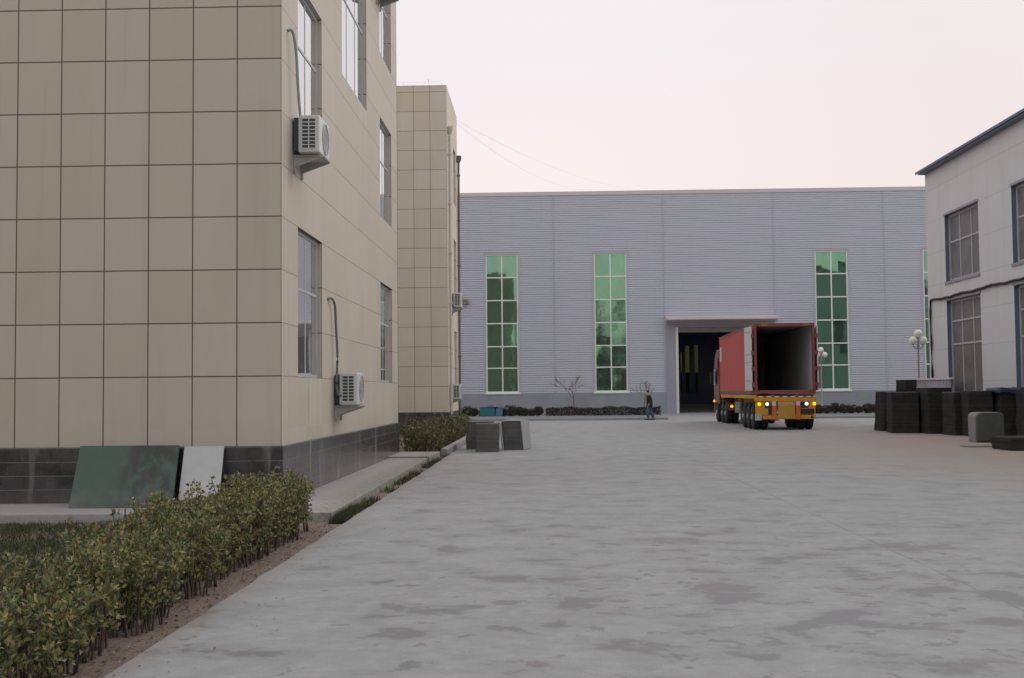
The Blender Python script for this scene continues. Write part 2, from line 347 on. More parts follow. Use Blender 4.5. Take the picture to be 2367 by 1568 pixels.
gl = t.n.new('ShaderNodeBsdfGlossy'); gl.inputs['Roughness'].default_value = .2; ms = t.n.new('ShaderNodeMixShader'); ms.inputs[0].default_value = .08
t.l.new(tr.outputs[0], ms.inputs[1]); t.l.new(gl.outputs[0], ms.inputs[2]); t.l.new(ms.outputs[0], t.n['Material Output'].inputs[0]); M['glass_yellow'] = m

def clad_metal():
    m, t, b = newmat('ribbed grey sheet'); P = t.pos(); x, y, z = t.xyz(P)[:3]
    pan = t.white(t.comb(t.cell(x, 8.06, .6), 0., 0.)); n = t.noise(t.scale(P, (.6, 1, 1.4)), .35, 4)
    n2 = t.noise(t.scale(P, (2.0, 1, .15)), 1.2, 5, .65)
    c = t.mix(pan, (.515, .555, .62), (.54, .565, .63)); c = t.mix(t.range(n, .35, .7, 0, .5), c, (.56, .545, .655))
    c = t.mix(t.range(n2, .55, .8, 0, .35), c, (.45, .485, .55))
    t.put(b.inputs['Base Color'], c); b.inputs['Roughness'].default_value = .42; b.inputs['Metallic'].default_value = .0; b.inputs['Specular IOR Level'].default_value = .55; return m
M['ribbed'] = clad_metal()
M['flat_grey'] = mat('flat grey flashing', (.42, .44, .49), .5, var=.06, nscale=.6)
M['cap'] = mat('roof trim', (.60, .54, .55), .5, var=.06, nscale=.4)
M['hplinth'] = mat('hangar base render', (.275, .30, .345), .75, var=.10, nscale=.8, bump=.1, dirt=(.22, .23, .26))
M['white_paint'] = mat('white painted metal', (.66, .66, .65), .4, var=.05)
M['frame_pale'] = mat('pale green white frame', (.76, .84, .78), .45, var=.03)
M['inside'] = mat('hangar inside', (.30, .33, .42), .9, var=.1, nscale=.3)
M['inside_floor'] = mat('hangar floor', (.30, .30, .30), .8, var=.15, nscale=.4)

def white_wall():
    m, t, b = newmat('white rendered wall'); P = t.pos(); x, y, z = t.xyz(P)[:3]
    n = t.noise(P, .6, 5); st = t.noise(t.scale(P, (1, 1, .1)), 2.5, 5, .65)
    j = t.line(z, 1.35, .55, .02)
    c = t.mix(n, (.575, .585, .595), (.625, .632, .64)); c = t.mix(t.range(st, .52, .75, 0, .32), c, (.45, .455, .46))
    c = t.mix(t.range(z, 0., 4.5, .30, 0.), c, (.56, .545, .60))
    c = t.mix(t.math('MULTIPLY', j, .5), c, (.30, .30, .30))
    t.put(b.inputs['Base Color'], c); b.inputs['Roughness'].default_value = .7; t.l.new(t.bump(t.math('SUBTRACT', t.math('MULTIPLY', n, .2), j), .3, .01), b.inputs['Normal']); return m
M['white_wall'] = white_wall()
M['gable'] = mat('weathered gable sheet', (.26, .28, .28), .6, var=.12, nscale=.3)
M['blue'] = mat('blue sheet trim', (.055, .085, .17), .45, var=.15, nscale=2)
M['blue_grey'] = mat('blue grey reveal', (.12, .15, .22), .5, var=.1)
M['fr_grey'] = mat('grey window frame', (.44, .44, .45), .5)
M['cable'] = mat('black cable sheath', (.02, .02, .022), .6)
M['wire'] = mat('pale overhead wire', (.75, .70, .70), .6)  # paleness stands in for haze over the thin wires
M['pipe'] = mat('pale plastic pipe', (.56, .55, .52), .5, var=.1, nscale=2)
M['pipe_dark'] = mat('dark downpipe', (.16, .14, .14), .5)
M['ac'] = mat('air conditioner casing', (.60, .61, .60), .4, var=.05, dirt=(.48, .47, .44))
M['ac_dark'] = mat('condenser fins', (.035, .06, .075), .45)
M['ac_mid'] = mat('fan grille', (.40, .41, .41), .5)
M['bracket'] = mat('painted bracket', (.40, .41, .37), .6, dirt=(.22, .15, .10))
M['hose'] = mat('wrapped pipe', (.15, .155, .15), .7, nscale=14, bump=.4)
M['hose_pale'] = mat('wrapped pale pipe', (.30, .33, .32), .7, nscale=14, bump=.4)

# vehicles
M['cont'] = mat('container red paint', (.47, .09, .085), .5, var=.10, nscale=1.2, dirt=(.38, .08, .07), spec=.4)
M['cont_dark'] = mat('container frame paint', (.22, .055, .06), .5, var=.15, nscale=2, dirt=(.15, .05, .045))
M['cont_in'] = mat('container lining', (.42, .42, .42), .8, var=.12, nscale=1.5)
M['cont_floor'] = mat('container floor ply', (.20, .17, .14), .8)
M['door_pale'] = mat('door inner face', (.58, .58, .56), .5, var=.06, nscale=3, dirt=(.42, .42, .41))
M['steel_pale'] = mat('worn pale steel', (.40, .40, .40), .5)
M['rubber'] = mat('tyre rubber', (.016, .016, .017), .8, var=.2, nscale=6, bump=.2)
M['rim'] = mat('wheel steel', (.30, .30, .30), .5, var=.2, dirt=(.14, .12, .10))
M['yellow'] = mat('chassis yellow', (.56, .27, .018), .5, var=.14, nscale=3, dirt=(.32, .16, .03))
M['orange'] = mat('orange post', (.52, .13, .025), .5, var=.12, nscale=4)
M['plate'] = mat('yellow number panel', (.47, .26, .03), .5, var=.10, nscale=6, dirt=(.28, .19, .04))
M['cabred'] = mat('cab red paint', (.17, .016, .026), .3, var=.08, spec=.6)
M['black'] = mat('black plastic', (.02, .02, .022), .6)
M['cabglass'] = glass('cab glass', (.02, .025, .03), .05, .6, .02)
M['refl_white'] = mat('reflective white', (.62, .54, .52), .4)
M['refl_red'] = mat('reflective red', (.42, .06, .03), .4)
M['amber'] = mat('amber lamp', (.8, .45, .0), .3, var=.02, emit=((1, .60, .0), 1.15))
M['lampwhite'] = mat('reversing lamp', (.9, .9, .9), .3, var=.02, emit=((.97, .97, 1), 1.2))
M['lampwarm'] = mat('warm lamp', (.9, .8, .7), .3, var=.02, emit=((1, .88, .80), 1.2))
M['mark_yellow'] = mat('yellow lettering', (.55, .33, .10), .6, var=.05)
M['mud'] = mat('mudguard', (.045, .05, .05), .6, nscale=5)
M['steelgrey'] = mat('dirty steel', (.20, .19, .18), .6, var=.2, dirt=(.12, .09, .07))

# goods
def stackmat(name, a, b_, top):
    m, t, b = newmat(name); P = t.pos(); g = t.n.new('ShaderNodeNewGeometry')
    n = t.noise(P, 3., 5, .65); n2 = t.noise(P, 40., 3)
    c = t.mix(g.outputs['Random Per Island'], a, b_); c = t.mix(t.range(n, .45, .75, 0, .6), c, top)
    t.put(b.inputs['Base Color'], c); b.inputs['Roughness'].default_value = .8; b.inputs['Specular IOR Level'].default_value = .3
    t.l.new(t.bump(n2, .5, .006), b.inputs['Normal']); return m
M['mat_black'] = stackmat('black rubber mats', (.018, .018, .018), (.034, .033, .031), (.058, .055, .051))
M['mat_grey'] = stackmat('grey rubber mats', (.105, .107, .106), (.135, .136, .133), (.185, .185, .18))
M['tarp'] = mat('dark blue tarpaulin', (.02, .022, .055), .5, bump=.3)
M['grey_lid'] = mat('grey crate', (.058, .062, .062), .6, var=.15, nscale=3, dirt=(.10, .10, .095))
M['grey_pale'] = mat('pale crate skin', (.20, .20, .20), .6, var=.1)
def green_board():
    m, t, b = newmat('green board'); P = t.pos(); x, y, z = t.xyz(P)[:3]; n = t.noise(P, 5., 5); n2 = t.noise(t.scale(P, (1, 1, .6)), 3.4, 5, .6)
    c = t.mix(n, (.052, .084, .068), (.068, .104, .088))
    st = t.math('MULTIPLY', t.range(n2, .44, .58), t.range(x, -6.2, -5.9)); c = t.mix(t.math('MULTIPLY', st, .75), c, (.035, .032, .03))
    c = t.mix(t.math('MULTIPLY', t.range(t.noise(P, 2.6, 4), .5, .7), t.range(z, .5, .2)), c, (.105, .11, .10))
    t.put(b.inputs['Base Color'], c); b.inputs['Roughness'].default_value = .7; return m
M['greenboard'] = green_board()
def board_white():
    m, t, b = newmat('white board'); p = t.obj(); n = t.noise(p, 6, 5)
    t.put(b.inputs['Base Color'], t.mix(t.range(n, .4, .8, 0, .4), (.44, .445, .44), (.33, .335, .33))); b.inputs['Roughness'].default_value = .6; return m
M['whiteboard'] = board_white()
M['teal'] = mat('teal bin', (.03, .16, .19), .5); M['teal_pale'] = mat('blue bin side', (.08, .20, .31), .5)
M['globe'] = mat('opal globe', (.78, .77, .70), .25, var=.03)
M['post'] = mat('lamp post paint', (.30, .29, .30), .5)
M['skin'] = mat('skin', (.42, .29, .23), .6, var=.05); M['hair'] = mat('hair', (.012, .011, .012), .6)
M['jacket'] = mat('black jacket', (.014, .016, .020), .8, nscale=9, bump=.3); M['jeans'] = mat('blue jeans', (.065, .085, .16), .85, nscale=12, bump=.2, dirt=(.11, .15, .21))
M['shoe'] = mat('dark shoe', (.03, .03, .03), .6)

# ------------------------------------------------------------------ ground
mb = MB(); mb.quad((-400, -250, -.06), (400, -250, -.06), (400, 700, -.06), (-400, 700, -.06)); struct(mb.build('ground', M['soil']))
# concrete yard: slab with an irregular left edge
mb = MB(); pts = []
yy = -60.
rg = random.Random(3)
while yy < 45: pts.append((-2.57 + rg.uniform(-.018, .018) - .06 * max(0, (yy - 25) / 20), yy)); yy += .5
pts += [(-2.65, 45), (-14, 45.02), (-14, 170), (80, 170), (80, -60)]
mb.prism(pts, 'z', -.10, 0.0); struct(mb.build('yard', M['yard'], fix=True))
# apron and side walkway of the near block
mb = MB(); mb.prism([(-40, 15.46), (-2.86, 15.46), (-2.90, 28.28), (-3.90, 28.28), (-3.90, 16.98), (-40, 16.98)], 'z', -.1, .06)
struct(mb.build('walkway', M['walk'], bevel=.012))
mb = MB(); mb.prism([(-3.9, 28.34), (-2.86, 28.34), (-2.80, 30.6), (-3.9, 30.6)], 'z', -.1, .10); struct(mb.build('walkway', M['walk'], bevel=.012))
# kerb by the second hedge
mb = MB(); mb.box(-2.84, -2.66, 31.2, 45.2, -.1, .14); struct(mb.build('kerb', M['kerb'], bevel=.015))
# planting strips in front of the hangar
for nm, x0, x1 in (('a', -13.5, 6.9), ('b', 15.3, 42)):
    mb = MB(); mb.box(x0 + .15, x1 - .15, 66.95, 74.6, -.05, .115); struct(mb.build('paved_strip', M['paving']))
    mb = MB(); mb.box(x0 + .15, x1 - .15, 74.6, 85.9, -.05, .07); struct(mb.build('planting_strip', M['soil']))
    mb = MB(); mb.box(x0, x1, 66.8, 66.95, -.05, .13); mb.box(x0, x0 + .15, 66.95, 85.9, -.05, .13); mb.box(x1 - .15, x1, 66.95, 85.9, -.05, .13)
    struct(mb.build('kerb', M['kerb'], bevel=.015))

# ------------------------------------------------------------------ facades
def wall_open(mb, O, U, N, u0, u1, z0, z1, ops, depth, m=0, mr_=0):
    O, U, N = Vector(O), Vector(U), Vector(N)
    def pt(u, z, d=0): return O + U * u + Vector((0, 0, z)) - N * d
    us = sorted({u0, u1, *[q for o in ops for q in o[:2]]}); zs = sorted({z0, z1, *[q for o in ops for q in o[2:4]]})
    for i in range(len(us) - 1):
        for k in range(len(zs) - 1):
            cu, cz = (us[i] + us[i + 1]) / 2, (zs[k] + zs[k + 1]) / 2
            if any(o[0] < cu < o[1] and o[2] < cz < o[3] for o in ops): continue
            mb.quad(pt(us[i], zs[k]), pt(us[i + 1], zs[k]), pt(us[i + 1], zs[k + 1]), pt(us[i], zs[k + 1]), m)
    for a, b, c, d in ops:
        mb.quad(pt(a, c), pt(a, c, depth), pt(a, d, depth), pt(a, d), mr_); mb.quad(pt(b, c), pt(b, d), pt(b, d, depth), pt(b, c, depth), mr_)
        mb.quad(pt(a, d), pt(a, d, depth), pt(b, d, depth), pt(b, d), mr_); mb.quad(pt(a, c), pt(b, c), pt(b, c, depth), pt(a, c, depth), mr_)

def window(parent, O, U, N, a, b, c, d, cols, rows, depth, fw, fm, gm, mul=None, sliders=False, ft=.06):
    """frame mesh with pane mesh as its child; cols/rows are fractions of the dividing bars"""
    O, U, N = Vector(O), Vector(U), Vector(N); mul = mul or fw * .8
    rot = Matrix((U, N, Vector((0, 0, 1)))).transposed()
    def bar(mb, u0, u1, z0, z1, d0, d1):
        vs = []
        mb.box(u0, u1, -d1, -d0, z0, z1, 0, rot=lambda_rot)
    class LR:
        def __matmul__(s, p): return O + rot @ p
    lambda_rot = LR()
    mb = MB(); d0, d1 = depth - ft, depth - .004
    bar(mb, a, a + fw, c, d, d0, d1); bar(mb, b - fw, b, c, d, d0, d1)
    bar(mb, a + fw, b - fw, c, c + fw, d0, d1); bar(mb, a + fw, b - fw, d - fw, d, d0, d1)
    zs = [c + fw] + [c + (d - c) * r for r in rows] + [d - fw]
    for r in rows: z = c + (d - c) * r; bar(mb, a + fw, b - fw, z - mul / 2, z + mul / 2, d0 + .006, d1)
    for i in range(len(zs) - 1):
        lo = zs[i] + (mul / 2 if i else 0); hi = zs[i + 1] - (mul / 2 if i < len(zs) - 2 else 0)
        for q in cols:
            u = a + (b - a) * q; bar(mb, u - mul / 2, u + mul / 2, lo, hi, d0 + .012, d1)
    f = mb.build('window', fm, parent)
    p = MB(); p.box(a + fw * .5, b - fw * .5, -(depth - .006), -(depth - .022), c + fw * .5, d - fw * .5, 0, rot=lambda_rot)
    p.build('pane', gm, f); return f

def office(name, label, X, Y0, Y1, H, wall_m, wins, left=-28):
    root = thing(name, label, 'office building', (X, Y0, 0))
    off = Vector((-X, -Y0, 0))
    hold = bpy.data.objects  # children are built in world space then shifted by parent inverse
    inv = Matrix.Translation(off)
    kids0 = set(COL.objects)
    mb = MB()
    wall_open(mb, (X, 0, 0), (0, 1, 0), (1, 0, 0), Y0, Y1, .88, H, [w[:4] for w in wins], .14, 0, 0)
    mb.quad((left, Y0, .88), (X, Y0, .88), (X, Y0, H), (left, Y0, H)); mb.quad((left, Y1, .88), (left, Y1, H), (X, Y1, H), (X, Y1, .88), 1)
    mb.quad((left, Y0, .88), (left, Y0, H), (left, Y1, H), (left, Y1, .88))
    wl_ = mb.build('wall', [wall_m, M['rear_plaster']], root, fix=False)
    mb = MB(); mb.box(left + .02, X - .3, Y0 + .3, Y1 - .3, H - .4, H - .3)
    mb.box(left, X, Y0, Y0 + .24, H + .002, H + .05); mb.box(left, X, Y1 - .24, Y1, H + .002, H + .05); mb.box(X - .24, X, Y0 + .24, Y1 - .24, H + .002, H + .05)
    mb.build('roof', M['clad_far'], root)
    mb = MB(); mb.box(left - .03, X + .03, Y0 - .03, Y1 + .03, -.1, .88); mb.build('plinth', M['plinth'], root, bevel=.01)
    # dark liner behind the windows
    for a, b, c, d, cols, rows in wins:
        window(root, (X, 0, 0), (0, 1, 0), (1, 0, 0), a, b, c, d, cols, rows, .115, .055, M['alu'], M['glass'], ft=.04)
    for o in set(COL.objects) - kids0:
        if o.parent == root: o.matrix_parent_inverse = inv
    return root
W1 = dict(cols=(.5,), rows=(.62,))
wins1 = []
for z in (1.90, 5.82, 9.73):
    h = 2.35
    wins1.append((18.1, 20.05, z, z + h, (.5,), (.60,)))
    wins1.append((27.2, 29.2, z, z + h, (.5,), (.60,)))
wins1 += [(22.1, 25.15, 7.78, 10.9, (.34, .67), (.55,))]
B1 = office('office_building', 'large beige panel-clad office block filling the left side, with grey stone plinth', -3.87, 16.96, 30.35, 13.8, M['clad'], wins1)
wins2 = []
for z in (1.90, 5.82, 9.73):
    wins2.append((47.1, 48.0, z, z + 2.35, (.5,), (.6,))); wins2.append((49.3, 50.5, z, z + 2.35, (.5,), (.6,)))
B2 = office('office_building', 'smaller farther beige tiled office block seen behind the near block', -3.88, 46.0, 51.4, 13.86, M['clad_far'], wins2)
# downpipes with hoppers on the far block
def downpipe(y, ztop, mm):
    mb = MB(); mb.tube([(-3.80, y, .02), (-3.80, y, ztop - .25)], .055, 10)
    mb.lathe([(ztop - .3, .06), (ztop - .15, .13), (ztop, .14), (ztop + .01, .12)], (0, 0, 1), (-3.80, y, 0), 10)
    for z in (1.2, 3.2, 5.2, 7.2, 9.2, 11.2): mb.box(-3.88, -3.73, y - .07, y + .07, z, z + .05)
    o = mb.build('downpipe', mm, B2, smooth='auto'); o.matrix_parent_inverse = Matrix.Translation((3.88, -46, 0))
downpipe(46.55, 12.35, M['pipe']); downpipe(51.2, 12.1, M['pipe_dark'])
mb = MB()
ry = [(-9, 46.12, 14.10), (-7, 46.12, 14.09), (-5.6, 46.12, 14.06), (-4.1, 46.12, 14.08), (-4.02, 51.2, 14.1)]
mb.tube(ry, .005, 5)
for p in ry: mb.tube([(p[0], p[1], 13.9), p], .006, 5)
mb.tube([(-4.6, 46.12, 13.9), (-4.6, 46.12, 14.16)], .007, 5); mb.sphere((-4.6, 46.12, 14.16), .025, 8, 6)
o = mb.build('lightning_wire', M['wire'], B2); o.matrix_parent_inverse = Matrix.Translation((3.88, -46, 0))

# ------------------------------------------------------------------ air conditioners (local: wall at x=0, body towards +x, y along the wall, origin at wall under the unit)
def make_ac(label, loc, group='air conditioner units on the office walls'):
    r = thing('air_conditioner', label, 'air conditioner', loc, 0, group)
    mb = MB(); mb.box(.10, .43, 0, .80, 0, .58); c = mb.build('casing', M['ac'], r, bevel=.02)
    # end face condenser openings (2 x 8) set into a dark recess
    mb = MB(); mb.box(.155, .375, -.004, .02, .06, .53); fins = mb.build('condenser_fins', M['ac_dark'], r)
    mb = MB()
    for k in range(9): z = .06 + k * .058; mb.box(.15, .38, -.012, -.002, z - .007, z + .007)
    for x in (.15, .258, .366): mb.box(x, x + .014, -.0135, -.003, .053, .537)
    mb.build('end_grille', M['ac'], r)
    mb = MB(); mb.lathe([(0, .25), (.012, .25), (.014, .235), (.006, .235)], (1, 0, 0), (.43, .47, .29), 28)
    for k in range(4): mb.lathe([(.002, .05 + k * .05), (.010, .05 + k * .05), (.010, .056 + k * .05), (.002, .056 + k * .05)], (1, 0, 0), (.43, .47, .29), 24)
    for k in range(8):
        a = k * math.pi / 4; mb.box(.432, .441, -.006, .006, .03, .24, 0, rot=RotAt((.0, .47, .29), a))
    mb.build('fan_grille', M['ac_mid'], r)
    mb = MB()
    for y in (.12, .66):
        mb.cut(); mb.box(0.003, .46, y, y + .04, -.05, -.012); mb.box(0.003, .035, y, y + .04, -.30, -.05)
        mb.prism([(.03, -.20), (.03, -.05), (.45, -.05)], 'y', y + .012, y + .026)
    mb.cut(); mb.box(.04, .47, .165, .655, -.035, -.012)
    mb.build_split('bracket', M['bracket'], r)
    mb = MB(); mb.box(.02, .10, .05, .75, .03, .55); mb.build('rear_coil', M['ac_dark'], r)
    return r
class RotAt:
    def __init__(s, c, a): s.c, s.m = Vector(c), Matrix.Rotation(a, 3, 'X')
    def __matmul__(s, p): return s.c + Vector((p.x, 0, 0)) + s.m @ Vector((0, p.y, p.z))
XW1 = -3.87
ac0 = make_ac('white air conditioner hung under the sunlit upper window of the near beige block', (XW1, 17.65, 5.33))
dup(ac0, (XW1, 21.15, 1.43), 0, 'low white air conditioner with a dark bent pipe rising above it on the near block')
dup(ac0, (XW1, 26.55, 10.98), 0, 'highest air conditioner, cut by the top edge of the photo on the near block')
dup(ac0, (-3.88, 47.6, 5.15), 0, 'upper of the two small air conditioners on the far office block')
dup(ac0, (-3.88, 46.75, 1.40), 0, 'lower of the two small air conditioners on the far office block')
def hose(pts, r, mm, label):
    mb = MB(); n = len(pts); out = []
    for i in range(n - 1):
        p0, p1, p2, p3 = [Vector(pts[max(0, min(n - 1, i + k))]) for k in (-1, 0, 1, 2)]
        for s_ in range(6):
            u = s_ / 6; out.append(.5 * ((2 * p1) + (-p0 + p2) * u + (2 * p0 - 5 * p1 + 4 * p2 - p3) * u * u + (-p0 + 3 * p1 - 3 * p2 + p3) * u ** 3))
    out.append(Vector(pts[-1])); mb.tube(out, r, 8); o = mb.build('coolant_pipe', mm, smooth=True); tag(o, label, 'pipe'); return o
hose([(-3.86, 20.55, 3.30), (-3.82, 20.65, 3.33), (-3.80, 20.9, 3.22), (-3.80, 21.02, 2.8), (-3.79, 21.10, 2.3), (-3.80, 21.06, 1.85), (-3.78, 21.10, 1.62), (-3.70, 21.2, 1.60)], .023, M['hose'],
     'dark wrapped pipe bending down to the low air conditioner')
hose([(-3.86, 17.36, 7.13), (-3.80, 17.40, 7.13), (-3.77, 17.52, 6.85), (-3.76, 17.60, 6.35), (-3.74, 17.68, 5.85), (-3.72, 17.72, 5.5)], .023, M['hose_pale'],
     'greenish grey pipe running down beside the upper window to the air conditioner')

# ------------------------------------------------------------------ hangar
HY, HH = 86.0, 16.45
hang = thing('warehouse', 'long grey ribbed-metal warehouse with tall green windows and an open doorway', 'warehouse')
HX0, HX1 = -22., 44.
PW = 2.38
WX = [-20.55, -12.48, -4.42, 3.58, 19.75, 27.60, 35.88]
hops = [(x, x + PW, 1.62, 11.82) for x in WX] + [(8.80, 16.72, 0.0, 6.55)]
PER = .166
def ribbed(mb, u0, u1, z0, z1, place):
    """horizontal ribs: place(u, z, d) -> point; d is how far the rib stands proud"""
    prof = [(0, 0.), (.045, .0), (.065, .055), (.135, .055), (.1655, .0)]
    k0 = int(math.floor(z0 / PER)) - 1; pts = []
    k = k0
    while k * PER < z1:
        for dz, d in prof:
            z = k * PER + dz
            if z0 < z < z1: pts.append((z, d))
        k += 1
    def val(z):
        q = z - math.floor(z / PER) * PER
        for (a, da), (b, db) in zip(prof, prof[1:] + [(PER, 0.)]):
            if a <= q <= b: return da + (db - da) * (q - a) / max(b - a, 1e-6)
        return 0.
    pts = [(z0, val(z0))] + pts + [(z1, val(z1))]
    for (za, da), (zb, db) in zip(pts, pts[1:]):
        if zb - za < 1e-5: continue
        mb.quad(place(u0, za, da), place(u1, za, da), place(u1, zb, db), place(u0, zb, db))
mb = MB()
us = sorted({HX0, HX1, *[q for o in hops for q in o[:2]]})
for a, b in zip(us, us[1:]):
    c = (a + b) / 2; free = [(1.50, HH - .28)]
    for o in hops:
        if o[0] < c < o[1]: free = [(1.50, o[2]), (o[3], HH - .28)]
    for z0, z1 in free:
        if z1 - z0 > .02: ribbed(mb, a, b, z0, z1, lambda u, z, d: (u, HY - d, z))
# right and left returns and rear
mb.quad((HX0, HY, 0), (HX0, HY, HH), (HX0, 150, HH), (HX0, 150, 0)); mb.quad((HX1, HY, 0), (HX1, 150, 0), (HX1, 150, HH), (HX1, HY, HH))
mb.build('wall', M['ribbed'], hang, fix=False)
mb = MB()
for x in (HX0 + 6.55, -7.43, .63, 8.69, 16.76, 24.83, 32.9):
    mb.cut(); mb.box(x - .045, x + .045, HY - .072, HY - .03, 1.5, HH - .28)
mb.build_split('seam_strip', M['flat_grey'], hang)
mb = MB(); mb.box(HX0, HX1, HY - .09, HY + .3, HH - .28, HH, 0); mb.build('roof_trim', M['cap'], hang)
mb = MB(); mb.box(HX0, 8.80, HY - .05, HY + .25, -.05, 1.50); mb.cut(); mb.box(16.72, HX1, HY - .05, HY + .25, -.05, 1.50); mb.build_split('plinth', M['hplinth'], hang)
mb = MB(); 
for ya, yb in ((HY + .3, 96), (96.7, 110), (110.7, 124), (124.7, 138), (138.7, 150)): mb.box(HX0 + .05, HX1 - .05, ya, yb, HH - .3, HH - .1)  # open slots between the roof slabs, added to brighten the inside
mb.box(HX0 + .02, HX0 + .1, HY + .3, 150, 0, HH - .3); mb.box(HX1 - .1, HX1 - .02, HY + .3, 150, 0, HH - .3)
mb.box(HX0, 8.8, HY + .26, HY + .3, 0, HH - .3); mb.box(16.72, HX1, HY + .26, HY + .3, 0, HH - .3); mb.box(8.8, 16.72, HY + .26, HY + .3, 6.9, HH - .3)
for q in range(8): mb.box(HX0 + .1, HX1 - .1, HY + 6 + q * 8, HY + 6.3 + q * 8, HH - 1.6, HH - .3)
back = [(17.15, 17.35, 1.4, 6.6), (17.75, 18.3, 1.4, 7.4), (18.95, 19.4, 1.4, 7.5)]
wall_open(mb, (0, 150, 0), (1, 0, 0), (0, -1, 0), HX0, HX1, 0, HH, back, .2)
mb.build('lining', M['inside'], hang, fix=False)
mb = MB(); mb.quad((HX0 + .1, HY + .1, .006), (HX1 - .1, HY + .1, .006), (HX1 - .1, 150, .006), (HX0 + .1, 150, .006)); mb.build('floor_slab', M['inside_floor'], hang, fix=False)
for a, b, c, d in back: mb = MB(); mb.box(a, b, 150.1, 150.12, c, d); mb.build('rear_pane', M['glass_yellow'], hang)
for x in WX:
    window(hang, (0, HY, 0), (1, 0, 0), (0, -1, 0), x, x + PW, 1.62, 11.82, (.5,), (1 / 6 + .01, 2 / 6, 3 / 6, 4 / 6, 5 / 6), .10, .085, M['frame_pale'], M['glass_green'], mul=.085, ft=.11)
# window surrounds
mb = MB()
for x in WX:
    mb.cut()
    for a, b, c, d in ((x - .13, x, 1.5, 11.95), (x + PW, x + PW + .13, 1.5, 11.95), (x, x + PW, 11.82, 11.95)):
        mb.box(a, b, HY - .07, HY + .1, c, d)
mb.build_split('window_trim', M['flat_grey'], hang)
mb = MB()
for x in WX: mb.cut(); mb.box(x - .13, x + PW + .13, HY - .12, HY + .1, 1.5, 1.62)
mb.build_split('window_sill', M['frame_pale'], hang)
# doorway
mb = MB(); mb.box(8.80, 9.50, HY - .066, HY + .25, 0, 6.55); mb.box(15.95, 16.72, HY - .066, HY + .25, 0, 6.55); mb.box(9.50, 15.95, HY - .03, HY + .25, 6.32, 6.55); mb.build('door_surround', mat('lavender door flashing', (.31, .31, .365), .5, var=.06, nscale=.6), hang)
mb = MB(); mb.box(9.50, 9.68, HY - .10, HY + .24, 0, 6.32); mb.cut(); mb.box(15.77, 15.95, HY - .10, HY + .24, 0, 6.32); mb.build_split('door_jamb', M['white_paint'], hang)
mb = MB(); mb.box(9.68, 15.77, HY + .02, HY + .22, 5.95, 6.32); mb.tube([(9.68, HY + .45, 6.15), (15.77, HY + .45, 6.15)], .25, 14); mb.build('roller_shutter', M['steelgrey'], hang)
mb = MB(); mb.prism([(HY - 1.3, 6.78), (HY - 1.3, 6.98), (HY - .05, 7.12), (HY - .05, 6.66)], 'x', 8.75, 16.8); mb.build('canopy', M['cap'], hang, bevel=.02)
# wall added far behind to darken the lower part of the rear panes
mb = MB(); mb.box(-60, 90, 168, 168.3, -.05, 4.3); tag(mb.build('pane_dimming_wall', M['plinth']), 'added dark wall dimming the lower part of the yellow panes at the back of the doorway', 'wall')
# small floodlight box on the hangar wall
r = thing('floodlight', 'small beige floodlight fixed to the grey ribbed wall beside the far office block', 'floodlight', (-5.95, HY - .05, 8.2))
mb = MB(); mb.prism([(-.16, 0), (-.16, .36), (0, .42), (0, -.05)], 'x', -.3, .3); mb.build('housing', mat('beige casing', (.42, .38, .33), .5), r, bevel=.02)
mb = MB(); mb.box(-.24, .24, -.175, -.162, .04, .32); mb.build('lens', M['steelgrey'], r)
mb = MB(); mb.box(-.05, .05, -.10, .045, -.28, -.05); mb.build('bracket', M['post'], r)

# ------------------------------------------------------------------ right-hand building
RX = 16.3
bld = thing('workshop', 'white rendered workshop with blue roof edge at the right border', 'workshop')
ry0, ry1, RH = 22.0, 50.2, 10.82
rw = []
k = 0
for ya in (44.2, 37.35, 30.5, 23.65):
    rw.append((ya, ya + 3.7, 5.95, 8.66)); rw.append((ya, ya + 3.7, .95, 5.18))
mb = MB(); wall_open(mb, (RX, 0, 0), (0, 1, 0), (-1, 0, 0), ry0, ry1, 0, RH, rw, .26, 0, 1)
mb.add([(RX, ry1, 0), (RX, ry1, RH), (28, ry1, RH + 4.05), (40, ry1, RH), (40, ry1, 0)], [(0, 1, 2, 3, 4)], 2); mb.quad((RX, ry0, 0), (40, ry0, 0), (40, ry0, RH), (RX, ry0, RH)); mb.quad((40, ry0, 0), (40, ry1, 0), (40, ry1, RH), (40, ry0, RH))
mb.build('wall', [M['white_wall'], M['blue_grey'], M['gable']], bld, fix=False)
for x0, z0 in ((21.5, 6.0), (25.6, 6.0), (29.6, 6.0), (33.6, 6.0)):
    mb = MB(); mb.box(x0, x0 + 2.0, ry1 + .004, ry1 + .05, z0, z0 + 3.2); mb.build('gable_window', M['black'], bld)
mb = MB(); mb.prism([(RX - .34, RH - .0), (RX - .34, RH + .10), (28, RH + 4.2), (40.5, RH + .1), (40.5, RH - .02), (28, RH + 4.06)], 'y', ry0 - .4, ry1 + .25); mb.build('roof', M['blue'], bld)
mb = MB(); mb.box(RX - .30, RX, ry0, ry1, RH - .05, RH - .02); mb.build('soffit', M['blue_grey'], bld)
for i, (a, b, c, d) in enumerate(rw):
    rows = (.59,) if c > 3 else (.58, .80)
    window(bld, (RX, 0, 0), (0, 1, 0), (-1, 0, 0), a, b, c, d, (1 / 3, 2 / 3), rows, .22, .10, M['fr_grey'], M['glass_frost'], mul=.07)
mb = MB()
for a, b, c, d in rw:
    mb.cut()
    if c > 3: mb.box(RX - .05, RX, a - .06, b + .06, c - .10, c - .005); mb.cut()
    mb.box(RX - .035, RX, a - .05, b + .05, d + .004, d + .09)
mb.build_split('window_trim', mat('grey violet sill', (.29, .29, .33), .5), bld)
